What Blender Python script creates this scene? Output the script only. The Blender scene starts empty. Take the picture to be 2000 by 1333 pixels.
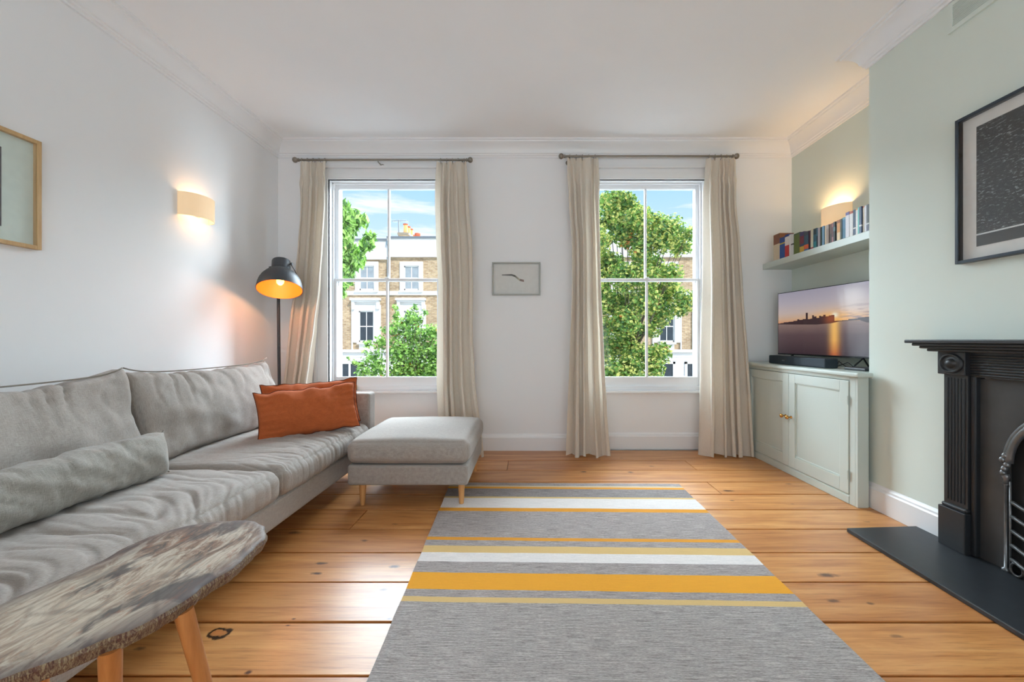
import bpy, bmesh, math, random
from mathutils import Vector, Matrix, Euler, noise
random.seed(7)
SC = bpy.context.scene
C = SC.collection
PI = math.pi
K = 0.875                      # depth scale: measured depths -> metres
def D(y): return y * K

# ------------------------------------------------------------------ camera
cam_d = bpy.data.cameras.new('camera'); cam = bpy.data.objects.new('camera', cam_d); C.objects.link(cam)
cam.location = (0, 0, 1.04); cam.rotation_euler = (PI / 2, 0, 0)
cam_d.sensor_width = 36; cam_d.lens = 14.0
cam_d.shift_x = -0.016; cam_d.shift_y = -0.00175
cam_d.clip_start = 0.05; cam_d.clip_end = 500
SC.camera = cam
# ------------------------------------------------------------------ colour management
SC.view_settings.view_transform = 'Standard'; SC.view_settings.look = 'None'
SC.view_settings.exposure = 0.0; SC.view_settings.gamma = 1.0; SC.view_settings.use_curve_mapping = False
SC.cycles.use_denoising = True
SC.cycles.max_bounces = 14; SC.cycles.diffuse_bounces = 8; SC.cycles.glossy_bounces = 4
SC.cycles.transparent_max_bounces = 16; SC.cycles.sample_clamp_indirect = 6
SC.cycles.caustics_reflective = False; SC.cycles.caustics_refractive = False

def lin(c):
    return tuple(((v / 255) / 12.92 if v / 255 <= .04045 else ((v / 255 + .055) / 1.055) ** 2.4) for v in c[:3])
def L4(c): return (*lin(c), 1.0)

# ------------------------------------------------------------------ world: blue sky with streaky clouds
W = bpy.data.worlds.new('sky'); SC.world = W; W.use_nodes = True
nt = W.node_tree; nt.nodes.clear()
wo = nt.nodes.new('ShaderNodeOutputWorld'); bg = nt.nodes.new('ShaderNodeBackground')
tc = nt.nodes.new('ShaderNodeTexCoord'); sep = nt.nodes.new('ShaderNodeSeparateXYZ')
nt.links.new(tc.outputs['Generated'], sep.inputs[0])
cr = nt.nodes.new('ShaderNodeValToRGB'); e = cr.color_ramp.elements
e[0].position = 0.0; e[0].color = (.74, .83, .93, 1)
e[1].position = 0.75; e[1].color = (.16, .36, .80, 1)
x = cr.color_ramp.elements.new(.14); x.color = (.70, .85, 1.0, 1)
x = cr.color_ramp.elements.new(.34); x.color = (.40, .68, 1.0, 1)
nt.links.new(sep.outputs['Z'], cr.inputs[0])
mp = nt.nodes.new('ShaderNodeMapping'); mp.inputs['Scale'].default_value = (2.2, 2.2, 15); mp.inputs['Location'].default_value = (.6, .1, .37)
nt.links.new(tc.outputs['Generated'], mp.inputs[0])
nz = nt.nodes.new('ShaderNodeTexNoise'); nz.inputs['Scale'].default_value = 1.7; nz.inputs['Detail'].default_value = 6; nz.inputs['Roughness'].default_value = .55
nt.links.new(mp.outputs[0], nz.inputs['Vector'])
cr2 = nt.nodes.new('ShaderNodeValToRGB'); cr2.color_ramp.elements[0].position = .52; cr2.color_ramp.elements[1].position = .70
nt.links.new(nz.outputs[0], cr2.inputs[0])
mx = nt.nodes.new('ShaderNodeMix'); mx.data_type = 'RGBA'
nt.links.new(cr2.outputs[0], mx.inputs[0]); nt.links.new(cr.outputs[0], mx.inputs[6]); mx.inputs[7].default_value = (.97, .98, 1.0, 1)
nt.links.new(mx.outputs[2], bg.inputs[0]); nt.links.new(bg.outputs[0], wo.inputs[0])
bg.inputs['Strength'].default_value = 1.2

def light(name, typ, loc, energy, color=(1, 1, 1), rot=(0, 0, 0), **kw):
    d = bpy.data.lights.new(name, typ); d.energy = energy; d.color = color
    for k, v in kw.items(): setattr(d, k, v)
    o = bpy.data.objects.new(name, d); C.objects.link(o); o.location = loc; o.rotation_euler = rot
    return o
def aim(o, d): o.rotation_euler = Vector(d).to_track_quat('-Z', 'Y').to_euler()
sun = light('sun', 'SUN', (10, -10, 20), 4.4, (1, .96, .90), angle=math.radians(0.6))
aim(sun, (-.5, .62, -.72))
# added very soft second sun: fills the room in place of brighter sky
fill_sun = light('sky_fill_sun', 'SUN', (0, 12, 12), 54.0, (.755, .905, .99), angle=math.radians(110))
aim(fill_sun, (.0, -1, -.16))
# added fill lamp behind the camera, standing in for unseen windows there
rear = light('rear_fill_light', 'AREA', (0.1, -1.9, 1.1), 72, (.77, .905, .99), rot=(math.radians(124), 0, 0), shape='RECTANGLE', size=3.6, size_y=1.75)

# ------------------------------------------------------------------ material helpers
class NT:
    def __init__(s, name):
        s.m = bpy.data.materials.new(name); s.m.use_nodes = True; s.t = s.m.node_tree
        s.b = s.t.nodes['Principled BSDF']; s.out = s.t.nodes['Material Output']; s._tc = None
    def n(s, typ, **kw):
        o = s.t.nodes.new('ShaderNode' + typ)
        for k, v in kw.items():
            if k.startswith('i_'):
                o.inputs[k[2:]].default_value = v
            else: setattr(o, k, v)
        return o
    def l(s, a, b): s.t.links.new(a, b)
    def coord(s, kind='Object', scale=(1, 1, 1), loc=(0, 0, 0), rot=(0, 0, 0)):
        if kind == 'World':
            g = s.n('NewGeometry'); src = g.outputs['Position']
        else:
            if s._tc is None: s._tc = s.n('TexCoord')
            src = s._tc.outputs[kind]
        m = s.n('Mapping'); m.inputs['Scale'].default_value = scale; m.inputs['Location'].default_value = loc; m.inputs['Rotation'].default_value = rot
        s.l(src, m.inputs[0]); return m.outputs[0]
    def noise(s, vec, scale=5, detail=4, rough=.5, dist=0):
        o = s.n('TexNoise', i_Scale=scale, i_Detail=detail, i_Roughness=rough, i_Distortion=dist); s.l(vec, o.inputs['Vector']); return o.outputs[0]
    def ramp(s, fac, stops, interp='LINEAR'):
        r = s.n('ValToRGB'); r.color_ramp.interpolation = interp; el = r.color_ramp.elements
        while len(el) > 1: el.remove(el[-1])
        el[0].position = stops[0][0]; el[0].color = stops[0][1]
        for p, c in stops[1:]:
            x = el.new(p); x.color = c
        s.l(fac, r.inputs[0]); return r.outputs[0]
    def mix(s, fac, a, b, blend='MIX'):
        m = s.n('Mix', data_type='RGBA', blend_type=blend)
        for v, i in ((fac, 0), (a, 6), (b, 7)):
            if hasattr(v, 'links'): s.l(v, m.inputs[i])
            else: m.inputs[i].default_value = v
        return m.outputs[2]
    def math(s, op, a, b=None, clamp=False):
        m = s.n('Math', operation=op, use_clamp=clamp)
        for v, i in ((a, 0), (b, 1)):
            if v is None: continue
            if hasattr(v, 'links'): s.l(v, m.inputs[i])
            else: m.inputs[i].default_value = v
        return m.outputs[0]
    def bump(s, h, strength=.3, dist=.002):
        b = s.n('Bump', i_Strength=strength, i_Distance=dist); s.l(h, b.inputs['Height']); s.l(b.outputs[0], s.b.inputs['Normal']); return b
    def set(s, color=None, rough=None, metal=None, **kw):
        if color is not None:
            if hasattr(color, 'links'): s.l(color, s.b.inputs['Base Color'])
            else: s.b.inputs['Base Color'].default_value = color
        if rough is not None:
            if hasattr(rough, 'links'): s.l(rough, s.b.inputs['Roughness'])
            else: s.b.inputs['Roughness'].default_value = rough
        if metal is not None: s.b.inputs['Metallic'].default_value = metal
        for k, v in kw.items(): s.b.inputs[k.replace('_', ' ')].default_value = v
        return s.m

def paint(name, rgb, rough=.6, var=.04, sc=1.3, bump=.05):
    t = NT(name); v = t.coord('World')
    n = t.noise(v, sc, 3); c = L4(rgb)
    col = t.mix(n, tuple(x * (1 - var) for x in c[:3]) + (1,), tuple(min(1, x * (1 + var)) for x in c[:3]) + (1,))
    n2 = t.noise(v, 180, 3); t.bump(n2, bump, .001)
    return t.set(col, rough)
def plain(name, rgb, rough=.5, metal=0, var=.08, sc=30, **kw):
    t = NT(name); v = t.coord('Object'); n = t.noise(v, sc, 3); c = L4(rgb)
    col = t.mix(n, tuple(x * (1 - var) for x in c[:3]) + (1,), tuple(min(1, x * (1 + var)) for x in c[:3]) + (1,))
    return t.set(col, rough, metal, **kw)
def fabric(name, rgb, rgb2, weave=700, bump=.35, slub=1.0, rough=.92, sheen=.15):
    t = NT(name); v = t.coord('Object')
    a = t.noise(t.coord('Object', (1, 14, 1)), 45, 4, .65); b = t.noise(t.coord('Object', (14, 1, 14)), 45, 4, .65)
    s = t.math('ADD', a, b); s = t.math('MULTIPLY', s, .5)
    f = t.ramp(s, [(.38, (0, 0, 0, 1)), (.62, (1, 1, 1, 1))])
    big = t.noise(v, 4, 3)
    c1, c2 = L4(rgb), L4(rgb2)
    col = t.mix(f, c1, c2); col = t.mix(t.math('MULTIPLY', big, .25), col, L4([min(255, q * 1.06) for q in rgb2]))
    t.bump(s, bump, .0025 * slub)
    m = t.set(col, rough); t.b.inputs['Sheen Weight'].default_value = sheen; t.b.inputs['Sheen Roughness'].default_value = .5
    return m
def wood(name, c1, c2, axis='X', scale=1.0, rough=.4, coat=0.0, rand=True):
    t = NT(name)
    st = {'X': (1.2, 14, 14), 'Y': (14, 1.2, 14), 'Z': (14, 14, 1.2)}[axis]
    v = t.coord('Object', tuple(q * scale for q in st))
    n = t.noise(v, 3.0, 6, .6, .4)
    col = t.ramp(n, [(.3, L4(c1)), (.7, L4(c2))])
    t.bump(n, .08, .001)
    m = t.set(col, rough); t.b.inputs['Coat Weight'].default_value = coat
    return m
def emit(name, rgb, strength):
    t = NT(name); t.b.inputs['Emission Color'].default_value = L4(rgb); t.b.inputs['Emission Strength'].default_value = strength
    return t.set(L4(rgb), .5)

M = {}
M['wall'] = paint('wall_paint', (238, 239, 241), .75)
M['ceiling'] = paint('ceiling_paint', (242, 243, 245), .8)
M['trim'] = paint('trim_paint', (236, 237, 239), .35)
M['sage'] = paint('sage_wall_paint', (216, 225, 217), .7)
M['sage_lacquer'] = paint('sage_lacquer', (196, 206, 200), .35)
M['iron'] = plain('black_iron', (38, 40, 43), .42, .0, .2, 60)
M['iron_grey'] = plain('worn_grey_iron', (70, 70, 70), .45, .3, .35, 9)
M['iron_bright'] = plain('polished_iron', (120, 122, 124), .3, .6, .3, 40)
M['slate'] = plain('black_slate', (40, 43, 47), .42, 0, .25, 25)
M['soot'] = plain('sooty_firebrick', (22, 21, 20), .9)
M['dark_metal'] = plain('dark_grey_metal', (62, 65, 70), .45, .2, .1)
M['steel'] = plain('brushed_steel', (140, 133, 124), .35, .8)
M['brass'] = plain('brass', (205, 150, 80), .22, .95)
M['black_plastic'] = plain('black_plastic', (22, 27, 33), .4)
M['speaker_cloth'] = plain('speaker_cloth', (30, 42, 52), .7, 0, .3, 600)
M['linen'] = fabric('grey_linen', (137, 129, 121), (173, 165, 159))
M['linen_b'] = fabric('bolster_linen', (122, 118, 111), (166, 161, 154))
M['curtain'] = fabric('curtain_linen', (212, 202, 188), (230, 222, 210), bump=.2)
def see_through(m, w, c):
    t = m.node_tree; tl = t.nodes.new('ShaderNodeBsdfTranslucent'); tl.inputs[0].default_value = L4(c); ms = t.nodes.new('ShaderNodeMixShader'); ms.inputs[0].default_value = w
    t.links.new(t.nodes['Principled BSDF'].outputs[0], ms.inputs[1]); t.links.new(tl.outputs[0], ms.inputs[2]); t.links.new(ms.outputs[0], t.nodes['Material Output'].inputs[0])
see_through(M['curtain'], .22, (226, 214, 196))
M['lining'] = fabric('curtain_lining', (226, 224, 220), (238, 236, 233), bump=.1)
M['rust'] = fabric('rust_linen', (163, 78, 34), (188, 96, 46), bump=.3, sheen=.05)
M['rust_edge'] = plain('rust_fringe', (96, 42, 18), .9)
M['pipe'] = plain('grey_piping', (128, 121, 112), .9)
M['oak'] = wood('oak', (196, 138, 82), (222, 170, 112), 'Z', 1, .45)
M['oak_dark'] = wood('oiled_oak', (160, 96, 46), (194, 128, 70), 'Z', 1, .4)
M['oak_frame'] = wood('oak_frame', (178, 142, 96), (206, 172, 124), 'Z', 1, .45)
M['silver'] = plain('silver_frame', (158, 157, 150), .4, .3)
M['black_frame'] = plain('blue_black_frame', (42, 54, 66), .35)
M['mat_board'] = plain('white_mat_board', (222, 222, 218), .8)
M['mat_green'] = plain('pale_mount_board', (216, 230, 222), .5)
M['cream_side'] = plain('cream_spacer', (196, 188, 166), .8)

# window / picture glass: clear with a faint reflection
def glass_mat(name, fac=.06, tint=(1, 1, 1, 1)):
    t = NT(name); tr = t.n('BsdfTransparent'); tr.inputs[0].default_value = tint
    gl = t.n('BsdfGlossy', i_Roughness=.02); mixn = t.n('MixShader'); lw = t.n('LayerWeight', i_Blend=.15)
    f = t.math('MULTIPLY', lw.outputs['Facing'], .16); f = t.math('ADD', f, fac, True)
    t.l(f, mixn.inputs[0]); t.l(tr.outputs[0], mixn.inputs[1]); t.l(gl.outputs[0], mixn.inputs[2]); t.l(mixn.outputs[0], t.out.inputs[0])
    t.t.nodes.remove(t.b); return t.m
M['glass'] = glass_mat('window_glass', .01)
M['pic_glass'] = glass_mat('picture_glass', .03)
M['pane_dark'] = plain('dark_window_glass', (52, 62, 70), .12, 0, .4, 3)
M['pane_net'] = plain('net_curtained_glass', (150, 160, 166), .25, 0, .3, 4)

# ------------------------------------------------------------------ geometry helpers
class MB:
    def __init__(s): s.v = []; s.f = []; s.mi = []; s.cur = 0
    def add(s, vs, fs):
        o = len(s.v); s.v += [tuple(q) for q in vs]; s.f += [tuple(i + o for i in f) for f in fs]; s.mi += [s.cur] * len(fs); return s
    def box(s, x0, x1, y0, y1, z0, z1):
        if x0 > x1: x0, x1 = x1, x0
        if y0 > y1: y0, y1 = y1, y0
        if z0 > z1: z0, z1 = z1, z0
        return s.add([(x0, y0, z0), (x1, y0, z0), (x1, y1, z0), (x0, y1, z0), (x0, y0, z1), (x1, y0, z1), (x1, y1, z1), (x0, y1, z1)],
                     [(0, 3, 2, 1), (4, 5, 6, 7), (0, 1, 5, 4), (1, 2, 6, 5), (2, 3, 7, 6), (3, 0, 4, 7)])
    def tube(s, pts, r, n=10, caps=True):
        pts = [Vector(p) for p in pts]; rs = r if isinstance(r, (list, tuple)) else [r] * len(pts)
        vs = []; fs = []; up = None
        for i, p in enumerate(pts):
            d = (pts[min(i + 1, len(pts) - 1)] - pts[max(i - 1, 0)]).normalized()
            if up is None:
                up = Vector((0, 0, 1)) if abs(d.z) < .9 else Vector((1, 0, 0))
            a = d.cross(up).normalized(); b = a.cross(d).normalized(); up = b
            for k in range(n):
                t = 2 * PI * k / n; vs.append(p + (a * math.cos(t) + b * math.sin(t)) * rs[i])
        for i in range(len(pts) - 1):
            for k in range(n):
                k2 = (k + 1) % n; fs.append((i * n + k, i * n + k2, (i + 1) * n + k2, (i + 1) * n + k))
        if caps:
            fs.append(tuple(range(n - 1, -1, -1))); fs.append(tuple(range((len(pts) - 1) * n, len(pts) * n)))
        return s.add(vs, fs)
    def lathe(s, prof, n=24, mat=None, cap0=True, cap1=True):
        vs = []; fs = []
        for r, z in prof:
            for k in range(n):
                t = 2 * PI * k / n; p = Vector((r * math.cos(t), r * math.sin(t), z)); vs.append(mat @ p if mat else p)
        for i in range(len(prof) - 1):
            for k in range(n):
                k2 = (k + 1) % n; fs.append((i * n + k, i * n + k2, (i + 1) * n + k2, (i + 1) * n + k))
        if cap0: fs.append(tuple(range(n - 1, -1, -1)))
        if cap1: fs.append(tuple(range((len(prof) - 1) * n, len(prof) * n)))
        return s.add(vs, fs)
    def prism(s, poly, z0, z1):
        n = len(poly)
        vs = [(x, y, z0) for x, y in poly] + [(x, y, z1) for x, y in poly]
        return s.add(vs, [tuple(range(n - 1, -1, -1)), tuple(range(n, 2 * n))] + [(i, (i + 1) % n, n + (i + 1) % n, n + i) for i in range(n)])
    def xf(s, mat):
        s.v = [tuple(mat @ Vector(p)) for p in s.v]; return s
    def build(s, name, mats, parent=None, smooth=False, bevel=0, seg=2, loc=None, kind=None, sharp=None):
        me = bpy.data.meshes.new(name); me.from_pydata(s.v, [], s.f)
        if not isinstance(mats, (list, tuple)): mats = [mats]
        for m in mats: me.materials.append(m)
        if len(mats) > 1: me.polygons.foreach_set('material_index', s.mi)
        bm = bmesh.new(); bm.from_mesh(me); bmesh.ops.recalc_face_normals(bm, faces=bm.faces); bm.to_mesh(me); bm.free()
        if smooth:
            me.polygons.foreach_set('use_smooth', [True] * len(me.polygons))
            if sharp: me.set_sharp_from_angle(angle=math.radians(sharp))
        me.update()
        o = bpy.data.objects.new(name, me); C.objects.link(o)
        if parent: o.parent = parent
        if loc: o.location = loc
        if bevel:
            b = o.modifiers.new('bevel', 'BEVEL'); b.width = bevel; b.segments = seg; b.limit_method = 'ANGLE'; b.angle_limit = math.radians(40)
        if kind: o['kind'] = kind
        return o
def B(x0, x1, y0, y1, z0, z1): return MB().box(x0, x1, y0, y1, z0, z1)
def root(name, loc=(0, 0, 0), rz=0):
    o = bpy.data.objects.new(name, None); C.objects.link(o); o.location = loc; o.rotation_euler = (0, 0, rz); o.empty_display_size = .1; return o
def tag(o, label=None, cat=None, group=None, kind=None):
    if label: o['label'] = label
    if cat: o['category'] = cat
    if group: o['group'] = group
    if kind: o['kind'] = kind
    return o
def S(o): o['kind'] = 'structure'; return o

def sweep(path, prof, closed=False):
    """sweep a profile [(offset to the left of travel, z)] along a 2D path with mitres"""
    m = MB(); n = len(path); P = [Vector(p) for p in path]; vs = []
    for i in range(n):
        d0 = (P[i] - P[i - 1]).normalized() if i > 0 else (P[1] - P[0]).normalized()
        d1 = (P[i + 1] - P[i]).normalized() if i < n - 1 else d0
        n0 = Vector((-d0.y, d0.x)); n1 = Vector((-d1.y, d1.x)); b = (n0 + n1).normalized(); k = 1 / max(.3, b.dot(n0))
        for off, z in prof:
            q = P[i] + b * off * k; vs.append((q.x, q.y, z))
    q = len(prof); fs = []
    for i in range(n - 1):
        for j in range(q - 1):
            fs.append((i * q + j, (i + 1) * q + j, (i + 1) * q + j + 1, i * q + j + 1))
        fs.append((i * q + q - 1, (i + 1) * q + q - 1, (i + 1) * q, i * q))
    fs.append(tuple(range(q))); fs.append(tuple(range((n - 1) * q, n * q)))
    return m.add(vs, fs)

# ------------------------------------------------------------------ room shell
YB = D(4.26); YR = -2.2; XL = -2.344; XR = 2.465; XC = 2.13; HC = 2.87
AY = D(2.845); AY2 = .51                     # chimney breast ends
WIN = ((-1.35, 'window_1'), (1.132, 'window_2')); HW = .53; HEAD = 2.545; SILL = .556


S(B(XL - .2, XR + .2, YR - .2, YB + .34, -.2, -.024).build('floor', plain('dark_subfloor', (34, 22, 14), .9)))
floor = bpy.data.objects['floor']
# floorboard material
def board_material():
    t = NT('waxed_pine_boards')
    oi = t.n('ObjectInfo'); rnd = oi.outputs['Random']
    g = t.n('NewGeometry'); pos = g.outputs['Position']
    cmb = t.n('CombineXYZ'); t.l(t.math('MULTIPLY', rnd, 37.0), cmb.inputs[0]); t.l(t.math('MULTIPLY', rnd, 11.0), cmb.inputs[1])
    va = t.n('VectorMath', operation='ADD'); t.l(pos, va.inputs[0]); t.l(cmb.outputs[0], va.inputs[1])
    m1 = t.n('Mapping'); m1.inputs['Scale'].default_value = (.8, 9, 1); t.l(va.outputs[0], m1.inputs[0])
    n1 = t.noise(m1.outputs[0], 2.2, 7, .6, .5)
    m2 = t.n('Mapping'); m2.inputs['Scale'].default_value = (1.5, 42, 1); t.l(va.outputs[0], m2.inputs[0])
    n2 = t.noise(m2.outputs[0], 3.0, 5, .7)
    base = t.ramp(n1, [(.25, L4((166, 106, 56))), (.5, L4((202, 146, 90))), (.75, L4((224, 176, 120)))])
    tint = t.ramp(rnd, [(0, L4((214, 178, 140))), (.5, L4((238, 214, 184))), (1, L4((255, 240, 220)))])
    base = t.mix(.55, base, tint, 'MULTIPLY')
    streak = t.ramp(n2, [(.30, (0.42, .3, .2, 1)), (.47, (1, 1, 1, 1))])
    base = t.mix(.68, base, streak, 'MULTIPLY')
    # small random nail marks / knots
    m3 = t.n('Mapping'); m3.inputs['Scale'].default_value = (2.6, 5.6, 1); t.l(pos, m3.inputs[0])
    vo = t.n('TexVoronoi', i_Scale=1.0); t.l(m3.outputs[0], vo.inputs['Vector'])
    wob = t.noise(pos, 60, 2); dd = t.math('ADD', vo.outputs['Distance'], t.math('MULTIPLY', wob, .05))
    sp = t.ramp(dd, [(.04, (1, 1, 1, 1)), (.085, (0, 0, 0, 1))])
    base = t.mix(t.math('MULTIPLY', sp, .8), base, L4((58, 30, 16)))
    # the knots and marks seen in the photograph: (x, y, half length, half width, depth of colour)
    sx = t.n('SeparateXYZ'); t.l(pos, sx.inputs[0])
    wv = t.math('MULTIPLY', t.math('SUBTRACT', t.noise(pos, 30, 4), .5), 1.3)
    def at(px, py):
        y = 1.04 * 777.8 / (py - 663); return ((px - 1032) * y / 777.8, y)
    knots = [((430, 1237), .042, .030, 'ring'), ((627, 1101), .035, .012, .9), ((617, 1121), .030, .014, 1), ((771, 1107), .028, .016, .9), ((711, 1056), .025, .014, .8),
             ((1616, 1124), .050, .020, .9), ((1628, 1175), .03, .012, .8), ((1423, 959), .04, .02, 1), ((1140, 922), .03, .02, .9), ((1232, 923), .03, .02, .9),
             ((1540, 946), .03, .012, .9), ((1430, 978), .02, .012, .8), ((575, 1041), .05, .018, .8), ((1700, 1180), .02, .01, .7), ((1272, 911), .03, .02, .6),
             ((1752, 1243), .03, .01, .6), ((573, 1210), .012, .007, 1), ((562, 1222), .012, .006, 1), ((484, 1314), .015, .01, 1), ((760, 1210), .014, .008, .9)]
    for (p, a, b, s_) in knots:
        kx, ky = at(*p)
        u = t.math('DIVIDE', t.math('SUBTRACT', sx.outputs[0], kx), a); v = t.math('DIVIDE', t.math('SUBTRACT', sx.outputs[1], ky), b)
        r = t.math('ADD', t.math('SQRT', t.math('ADD', t.math('MULTIPLY', u, u), t.math('MULTIPLY', v, v))), wv)
        if s_ == 'ring':
            f0 = t.ramp(r, [(.35, (1, 1, 1, 1)), (.8, (0, 0, 0, 1))]); base = t.mix(t.math('MULTIPLY', f0, .7), base, L4((196, 118, 62)))
            f = t.ramp(r, [(0, (0, 0, 0, 1)), (.45, (.15, .15, .15, 1)), (.62, (1, 1, 1, 1)), (.82, (.9, .9, .9, 1)), (1.0, (.15, .15, .15, 1))])
            f = t.math('MULTIPLY', f, t.math('LESS_THAN', r, .999)); base = t.mix(f, base, L4((34, 18, 10)))
        else:
            f = t.ramp(r, [(.35, (s_, s_, s_, 1)), (1.0, (0, 0, 0, 1))])
            base = t.mix(f, base, L4((66, 32, 18)))
    t.bump(n2, .10, .001)
    rg = t.ramp(n1, [(.3, (.36, .36, .36, 1)), (.7, (.28, .28, .28, 1))])
    m = t.set(base, rg)
    t.b.inputs['Specular IOR Level'].default_value = .3; t.b.inputs['Coat Weight'].default_value = .26; t.b.inputs['Coat Roughness'].default_value = .28; t.b.inputs['Coat IOR'].default_value = 1.65
    return m
M['board'] = board_material()
joints = [D(y) for y in (4.26, 3.901, 3.612, 3.314, 3.051, 2.777, 2.492, 2.217, 1.947, 1.672, 1.405, 1.135, .865, .59, .315, .04, -.235, -.51, -.785, -1.06, -1.335, -1.61, -1.885, -2.16, -2.515)]
ends = {1: [-.17, 1.34], 3: [1.30], 5: [-.98], 0: [.62], 7: [], 9: [1.9], 12: [.3], 14: [-.8], 16: [.9], 18: [-.2], 20: [1.1], 22: [.1], 10: [], 8: []}
for r in range(len(joints) - 1):
    xs = [XL] + sorted(ends.get(r, [])) + [XR]
    for a, b in zip(xs[:-1], xs[1:]):
        dz = random.uniform(-.0012, .0012)
        B(a + .0015, b - .0015, joints[r + 1] + .0045, joints[r] - .0045 if r else joints[r], -.023, dz).build('floorboard', M['board'], floor, bevel=.0018, seg=1)

S(B(XL - .2, XR + .2, YR - .2, YB + .34, HC, HC + .2).build('ceiling', M['ceiling']))
S(B(XL - .2, XL, YR - .2, YB + .34, -.02, HC).build('wall_left', M['wall']))
S(B(XL - .2, XR + .2, YR - .2, YR, -.02, HC).build('wall_rear', M['wall']))
S(B(XR, XR + .2, YR - .2, YB + .34, -.02, HC).build('wall_right', M['sage']))
cb = S(B(XC, XR, AY2, AY, -.02, HC).build('wall_chimney_breast', M['sage']))
# back wall with two window openings that reach down to recessed panels
wb = MB(); xs = [XL, WIN[0][0] - HW, WIN[0][0] + HW, WIN[1][0] - HW, WIN[1][0] + HW, XR]
for a, b in ((0, 1), (2, 3), (4, 5)): wb.box(xs[a], xs[b], YB, YB + .3, -.02, HC)
for a, b in ((1, 2), (3, 4)):
    wb.box(xs[a], xs[b], YB, YB + .3, HEAD, HC); wb.box(xs[a], xs[b], YB + .045, YB + .3, -.02, SILL - .024)
S(wb.build('wall_back', M['wall']))

# cornice (plaster coving with fillets)
cp = [(0, 2.735), (.012, 2.735), (.014, 2.748), (.024, 2.752), (.026, 2.764), (.034, 2.768), (.040, 2.79), (.055, 2.815), (.078, 2.836), (.100, 2.846), (.104, 2.856), (.118, 2.858), (.122, HC), (0, HC)]
path = [(XR, YR), (XR, AY2), (XC, AY2), (XC, AY), (XR, AY), (XR, YB), (XL, YB), (XL, YR)]
S(sweep(path, cp).build('trim_1', M['trim'], smooth=True, sharp=25))
# skirting boards
bp = [(0, 0), (.020, 0), (.020, .122), (.014, .130), (.012, .140), (.006, .150), (0, .155)]
S(sweep([(XL, YB), (XL, YR)], bp).build('baseboard_left', M['trim']))
S(sweep([(XC, AY2), (XC, 1.04)], bp).build('baseboard_hearth', M['trim']))
S(sweep([(XC, 1.962), (XC, AY)], bp).build('baseboard_right', M['trim']))
def rec(cx):
    return [(cx + HW, YB), (cx + HW, YB + .045), (cx - HW, YB + .045), (cx - HW, YB)]
S(sweep([(1.99, YB)] + rec(WIN[1][0]) + rec(WIN[0][0]) + [(XL, YB)], bp).build('baseboard_back', M['trim']))

# ------------------------------------------------------------------ sash windows
def sash(cx, name, y0, y1, z0, z1, top, bot, parent):
    """one sash: frame with stiles and rails, a glazing bar and two panes"""
    gw = .478
    f = MB(); so = HW - .012
    f.box(cx - so, cx - gw, y0, y1, z0, z1); f.box(cx + gw, cx + so, y0, y1, z0, z1)
    f.box(cx - gw, cx + gw, y0, y1, z0, z0 + bot); f.box(cx - gw, cx + gw, y0, y1, z1 - top, z1)
    fr = f.build(name, M['trim'], parent, bevel=.004)
    B(cx - .010, cx + .010, y0 + .003, y1 - .003, z0 + bot, z1 - top).build('glazing_bar', M['trim'], fr, bevel=.004)
    ym = (y0 + y1) / 2
    for a, b in ((cx - gw, cx - .010), (cx + .010, cx + gw)):
        B(a, b, ym - .0015, ym + .0015, z0 + bot, z1 - top).build('pane', M['glass'], fr)
    return fr
for cx, wn in WIN:
    w = root(wn, (0, 0, 0)); S(w)
    # casing on the wall, stepped mouldings
    a = MB(); cw = HW - .02
    for (wd, th, off) in ((.130, .014, 0), (.100, .020, 0), (.078, .026, 0), (.060, .030, 0), (.014, .036, .0), (.024, .040, .106)):
        for sgn in (-1, 1):
            xa = cx + sgn * (cw + off); xb = cx + sgn * (cw + off + wd); a.box(xa, xb, YB - th, YB, 0, HEAD - .02 + off + wd)
        a.box(cx - cw - off, cx + cw + off, YB - th, YB, HEAD - .02 + off, HEAD - .02 + off + wd)
    a.build('casing', M['trim'], w, bevel=.003)
    f = MB()                                             # box frame lining
    f.box(cx - HW, cx - cw, YB, YB + .20, SILL, HEAD); f.box(cx + cw, cx + HW, YB, YB + .20, SILL, HEAD); f.box(cx - cw, cx + cw, YB, YB + .20, HEAD - .02, HEAD)
    f.build('window_frame', M['trim'], w, bevel=.003)
    sb = MB()
    sb.box(cx - HW + .002, cx + HW - .002, YB - .004, YB + .30, SILL - .024, SILL)
    sb.box(cx - cw, cx + cw, YB + .035, YB + .062, SILL, SILL + .040)
    sb.build('window_sill', M['trim'], w, bevel=.005)
    # staff beads
    bd = MB()
    for sgn in (-1, 1): bd.box(cx + sgn * (cw - .012), cx + sgn * cw, YB + .050, YB + .064, SILL + .04, HEAD - .02)
    bd.box(cx - cw, cx + cw, YB + .050, YB + .064, HEAD - .032, HEAD - .02)
    bd.build('staff_bead', M['trim'], w, bevel=.003)
    up = sash(cx, 'upper_sash', YB + .112, YB + .150, 1.597, HEAD - .014, .040, .026, w)
    lo = sash(cx, 'lower_sash', YB + .068, YB + .106, SILL + .02, 1.620, .026, .105, w)
    for sgn in (-1, 1):                                   # sash horns
        MB().prism([(0, 0), (.036, 0), (.030, -.02), (.034, -.035), (.018, -.06), (.0, -.07)], 0, .036).xf(
            Matrix.Translation((cx + sgn * (cw - .002), YB + .148, 1.600)) @ Matrix.Rotation(PI / 2, 4, 'X') @ Matrix.Scale(-sgn, 4, (1, 0, 0))).build('sash_horn', M['trim'], up)
    B(cx - .02, cx + .02, YB + .07, YB + .10, 1.62, 1.632).build('sash_catch', M['trim'], lo, bevel=.003)


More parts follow.
